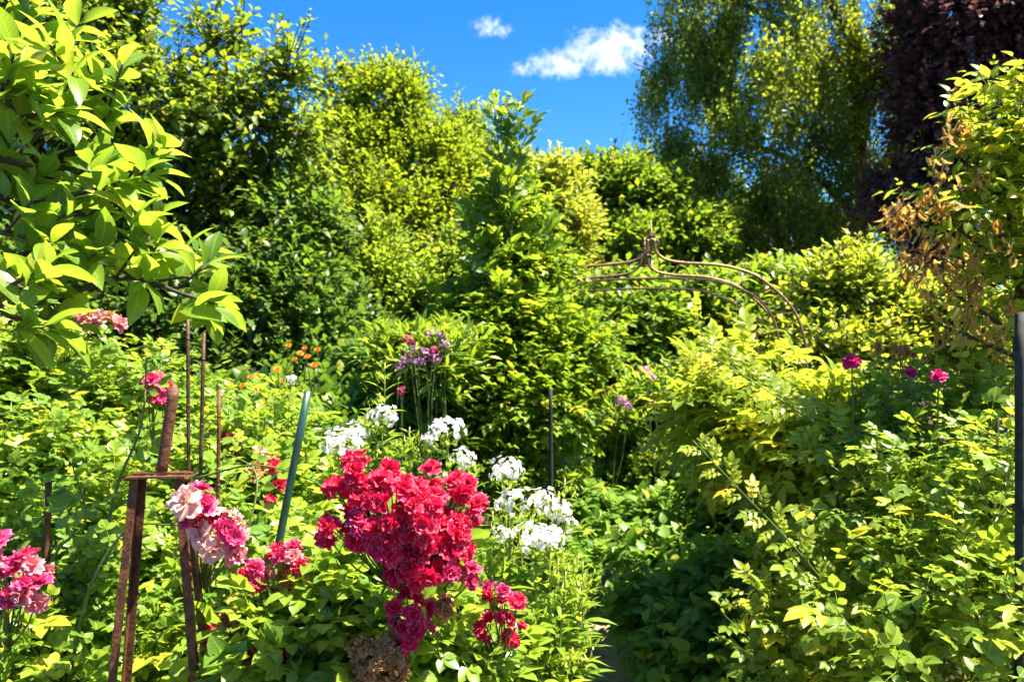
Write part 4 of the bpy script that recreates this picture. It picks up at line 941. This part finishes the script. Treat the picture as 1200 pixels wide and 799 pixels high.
# ------------------------------------------------------------------ shaded plants by the path
plant('hydrangea', 'shaded broad-leaved plant at the foot of the right bed', 'shrub',
      [lobe(800, 720, 90, 60, 3.9, .35), lobe(870, 700, 80, 70, 3.8, .35), lobe(785, 765, 50, 45, 3.9, .25), lobe(850, 780, 110, 70, 3.5, .35), lobe(780, 660, 60, 45, 4.3, .3), lobe(930, 760, 80, 80, 3.4, .3)],
      1200, LF['ovate'], .08, M['shade'], .14, 6, (1.05, 3.9, 0), sampling=dict(spread=.2, lump=.15), parts=300, up=.6, droop=.3, spread=1.5, ncanes=14, r0=.005, twig=.003)
plant('cranesbill', 'low leafy cranesbill spilling over the left edge of the path', 'ground cover',
      [lobe(670, 670, 36, 45, 4.7, .25), lobe(680, 620, 50, 50, 5.2, .3), lobe(730, 620, 50, 40, 5.6, .3), lobe(780, 610, 60, 40, 5.2, .3), lobe(648, 740, 34, 45, 4.3, .25), lobe(690, 590, 50, 40, 5.8, .3)],
      1300, LF['ovate'], .075, M['shade'], .12, 6, (.4, 4.9, 0), sampling=dict(spread=.2), up=.8, droop=.2, spread=1.5, twig=.002)
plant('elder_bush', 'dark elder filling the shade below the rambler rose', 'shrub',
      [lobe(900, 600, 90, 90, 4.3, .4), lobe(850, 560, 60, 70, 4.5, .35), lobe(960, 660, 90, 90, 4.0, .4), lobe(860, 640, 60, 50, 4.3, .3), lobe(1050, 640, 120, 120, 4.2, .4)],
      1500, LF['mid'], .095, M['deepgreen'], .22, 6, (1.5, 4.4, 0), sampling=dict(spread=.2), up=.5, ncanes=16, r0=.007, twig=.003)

# ------------------------------------------------------------------ foreground right
ra, ap, an = plant('rambler_rose', 'yellow-green rambler rose with long arching canes across the right bed', 'rose bush',
    [lobe(835, 490, 50, 50, 3.6, .3), lobe(895, 505, 65, 45, 3.5, .35), lobe(850, 462, 40, 30, 3.6, .2), lobe(945, 530, 80, 55, 3.3, .35), lobe(970, 590, 80, 55, 3.2, .35), lobe(880, 530, 55, 45, 3.6, .3), lobe(990, 650, 75, 55, 3.1, .3)],
    400, LF['rose7'], .15, M['rambler'], .28, 5, (1.35, 3.5, 0), sampling=dict(spread=.3, lump=.3, ls=2), parts=300, up=.35, droop=.2, spread=1.1, ncanes=22, r0=.007, twig=.0028, sun=.5)
cane_path(ra, [(1040, 800, 2.5), (990, 715, 2.5), (930, 640, 2.45), (865, 572, 2.45), (812, 516, 2.45)], .0045, M['stem'], 34, LF['rose7'], .10, M['rambler'], start=.12, spread=.8)
cane_path(ra, [(1060, 760, 2.8), (1010, 660, 2.8), (985, 590, 2.85), (970, 545, 2.9)], .0045, M['youngstem'], 14, LF['rose7'], .10, M['rambler'], start=.2)
cane_path(ra, [(1080, 560, 2.8), (980, 510, 2.85), (880, 445, 3.0), (815, 405, 3.1)], .004, M['stem'], 34, LF['rose7'], .13, M['rambler'], start=.2)
cane_path(ra, [(1100, 720, 2.7), (960, 720, 2.7), (890, 690, 2.7), (870, 715, 2.7)], .006, M['youngstem'], 14, LF['rose7'], .12, M['rambler'], start=.3)

sb_, sp_, sn_ = plant('shrub_rose', 'tall leafy shrub rose with two magenta blooms in the right foreground', 'rose bush',
    [lobe(1010, 505, 60, 40, 3.1, .25), lobe(1090, 515, 80, 50, 3.0, .3), lobe(1165, 510, 70, 55, 2.95, .3), lobe(1060, 590, 95, 55, 2.7, .3), lobe(1160, 610, 80, 65, 2.5, .3), lobe(1100, 690, 105, 75, 2.35, .3), lobe(1010, 740, 85, 60, 2.5, .3), lobe(1180, 750, 90, 75, 2.1, .25), lobe(950, 790, 80, 45, 2.6, .3), lobe(1060, 800, 90, 55, 2.1, .25)]
,
    430, LF['rose5'], .105, M['freshrose'], .26, 5, (1.25, 2.7, 0), sampling=dict(spread=.32, lump=.35, ls=3), parts=300, up=.5, droop=.2, spread=1.2, ncanes=26, r0=.007, twig=.0025, sun=.4)
for px, py, d, s in ((998, 424, 2.75, .033), (1100, 441, 2.5, .026), (1067, 437, 2.8, .022)):
    q = P(px, py, d); put('magenta', sb_, q, (-.2, -.7, .6), s); put('magenta', sb_, q + [0, .005, .004], (.1, -.6, .7), s * .8)
    f = q + np.array([.05, .1, -.35]); b = Buf(); tube(b, spline([f, (f + q) / 2 + rng.normal(0, .01, 3), q], 6), .003, 5); b.build('stalk', [M['stem']], sb_)
truss(sb_, [lob(1035, 408, 16, 8, 2.9, .03), lob(1055, 412, 14, 8, 2.9, .03), lob(1075, 420, 14, 8, 2.9, .03)], 8, ['withered'], .02, P(1060, 460, 2.9), name='withered_flower')
truss(sb_, [lob(1072, 622, 8, 12, 2.4, .02), lob(1062, 700, 10, 14, 2.4, .02), lob(1085, 660, 8, 8, 2.4, .02), lob(1130, 590, 6, 6, 2.4, .02)], 8, ['withered'], .018, P(1080, 720, 2.5), name='withered_flower')
b = Buf()
for q in ([(1140, 830, 2.4), (1145, 700, 2.45), (1160, 600, 2.5), (1170, 480, 2.5)], [(1170, 830, 2.4), (1175, 700, 2.45), (1180, 620, 2.5), (1150, 540, 2.5)]):
    s = spline([P(*w) for w in q], 16); b = Buf(); tube(b, s, np.linspace(.010, .005, len(s)), 6); b.build('cane', [M['bark']], sb_)

def lily(label, px, d, tops):
    base = P(px, HZ, d); base[2] = 0; root = thing('lily_plant', label, 'lily', base); vs = variants(LF['lance2'], M['phlox'], 'leaf')
    for x, y in tops:
        top = P(x, y, d + rng.normal(0, .05)); f = base + rng.normal(0, .04, 3) * [1, 1, 0]; q = spline([f, (f + top) / 2 + rng.normal(0, .02, 3), top], 30); b = Buf(); tube(b, q, np.linspace(.006, .003, len(q)), 6); b.build('stem', [M['stem']], root)
        for i in range(46):
            k = 29 - int(i * .36); a = i * 2.4; fl = min(1, (i + 3) / 14)
            place(vs[min(5, int(rng.uniform(.2, .9) * 6))], 'leaf', root, frame(np.array([[math.cos(a), math.sin(a), .9 - .7 * fl]]), (UP + rvec(1)[0] * .2)[None])[0], q[max(1, k)] + rng.normal(0, .004, 3), .13 * (.4 + .6 * fl) * rng.uniform(.8, 1.1))
stake('post', 'dark weathered post at the right edge of the bed in front of the laburnum', P(1195, 366, 2.0), P(1195, 700, 2.0), .0115, M['darkmetal'], 10, cat='post')
lily('narrow-leaved green lily stems without flowers at the foot of the shrub rose', 1060, 2.2, [(1050, 690), (1085, 655), (1110, 720), (1030, 745), (1140, 740)])

def laburnum():
    base = P(1194, HZ, 3.0); base[2] = 0
    lb = [lobe(1165, 180, 40, 40, 2.9, .2), lobe(1195, 240, 60, 60, 2.9, .25), lobe(1145, 250, 40, 35, 2.9, .2), lobe(1190, 330, 55, 50, 2.9, .25), lobe(1190, 150, 35, 30, 2.9, .2)]
    root, p, n = plant('laburnum', 'small laburnum hung with golden-brown seed pods at the right edge', 'tree', lb, 190, LF['trefoil'], .10, M['golden'], .2, 6, base,
        sampling=dict(spread=.3, lump=.3, ls=3), parts=300, up=.5, droop=.25, spread=1.1, twig=.0028, twigmat=M['bark'], sun=.5)
    b = Buf(); tr = spline([base, P(1196, 700, 3.0), P(1193, 450, 3.0), P(1197, 300, 2.95), P(1190, 130, 2.95)], 20); tube(b, tr, np.linspace(.032, .012, len(tr)), 8); b.build('trunk', [M['bark']], root)
    for q in ([(1195, 400), (1165, 375), (1120, 345), (1085, 310), (1050, 290)], [(1195, 330), (1150, 290), (1110, 260), (1065, 250)], [(1195, 260), (1160, 220), (1120, 180), (1110, 160)], [(1195, 420), (1150, 400), (1100, 380)]):
        bb = Buf(); s = spline([P(x, y, 2.85 + .04 * rng.normal()) for x, y in q], 16); tube(bb, s, np.linspace(.010, .004, len(s)), 6); bb.build('limb', [M['bark']], root)
    pod = variants(leaf(4, .8, .17, .9, .45, .09), M['pod'], 'seed_pod', 6); st = Buf()
    for cx, cy, n_, d in ((1045, 250, 12, 2.75), (1072, 255, 14, 2.75), (1080, 300, 14, 2.75), (1105, 310, 16, 2.72), (1135, 345, 14, 2.72), (1062, 243, 16, 2.75), (1085, 232, 12, 2.75), (1050, 262, 10, 2.75), (1070, 322, 18, 2.75), (1058, 298, 12, 2.75), (1098, 285, 18, 2.75), (1118, 325, 16, 2.75), (1090, 345, 14, 2.75), (1112, 240, 12, 2.7), (1124, 148, 16, 2.8), (1112, 165, 10, 2.8), (1100, 195, 8, 2.75), (1132, 375, 16, 2.75), (1152, 388, 14, 2.75), (1172, 398, 14, 2.75), (1108, 395, 10, 2.8), (1180, 290, 8, 2.7), (1160, 268, 8, 2.7), (1150, 205, 6, 2.75), (1185, 355, 12, 2.75), (1140, 300, 12, 2.75), (1150, 340, 12, 2.75)):
        c = P(cx, cy, d); up_ = c + np.array([rng.normal(.04, .03), .05, .07]); tube(st, spline([up_, c - UP * .05], 4), .0016, 4, cap=False)
        for i in range(n_ + 4):
            dv = norm(rvec(1)[0] * .7 - UP); q = c + rng.normal(0, .022, 3) * [1, 1, 1.3]
            place(pod[rng.integers(6)], 'seed_pod', root, frame(dv[None], rvec(1))[0], q, rng.uniform(.026, .052)); sticks(st, q[None], c[None], .0008, .0008)
    st.build('stalk', [M['bark']], root, 'stuff')
laburnum()

# ------------------------------------------------------------------ grass and litter
def grass(name, label, n, area, h):
    x = rng.uniform(area[0], area[1], n); y = rng.uniform(area[2], area[3], n)
    keep = np.abs(x - pathx(y)) > rng.uniform(0, .3, n); x, y = x[keep], y[keep]; m = len(x)
    T = np.stack([x, y, np.full(m, -.03)], -1); d = norm(np.stack([rng.normal(0, .35, m), rng.normal(0, .35, m), np.ones(m)], -1))
    fb = Buf(); fb.inst(leaf(2, .6, .05, .3, .35), frame(d, rvec(m) * [1, 1, .1]), T, h * rng.uniform(.5, 1.3, m), np.clip(rng.normal(.5, .2, m), 0, 1))
    o = fb.build(name, [M['grass']], None, 'stuff'); tag(o, label, 'grass')
grass('grass', 'rough grass growing along both edges of the path', 8000, (-2.5, 4.5, 2.2, 10), .22)
print('TRIS', TRIS[0], 'OBJ', len(bpy.data.objects))
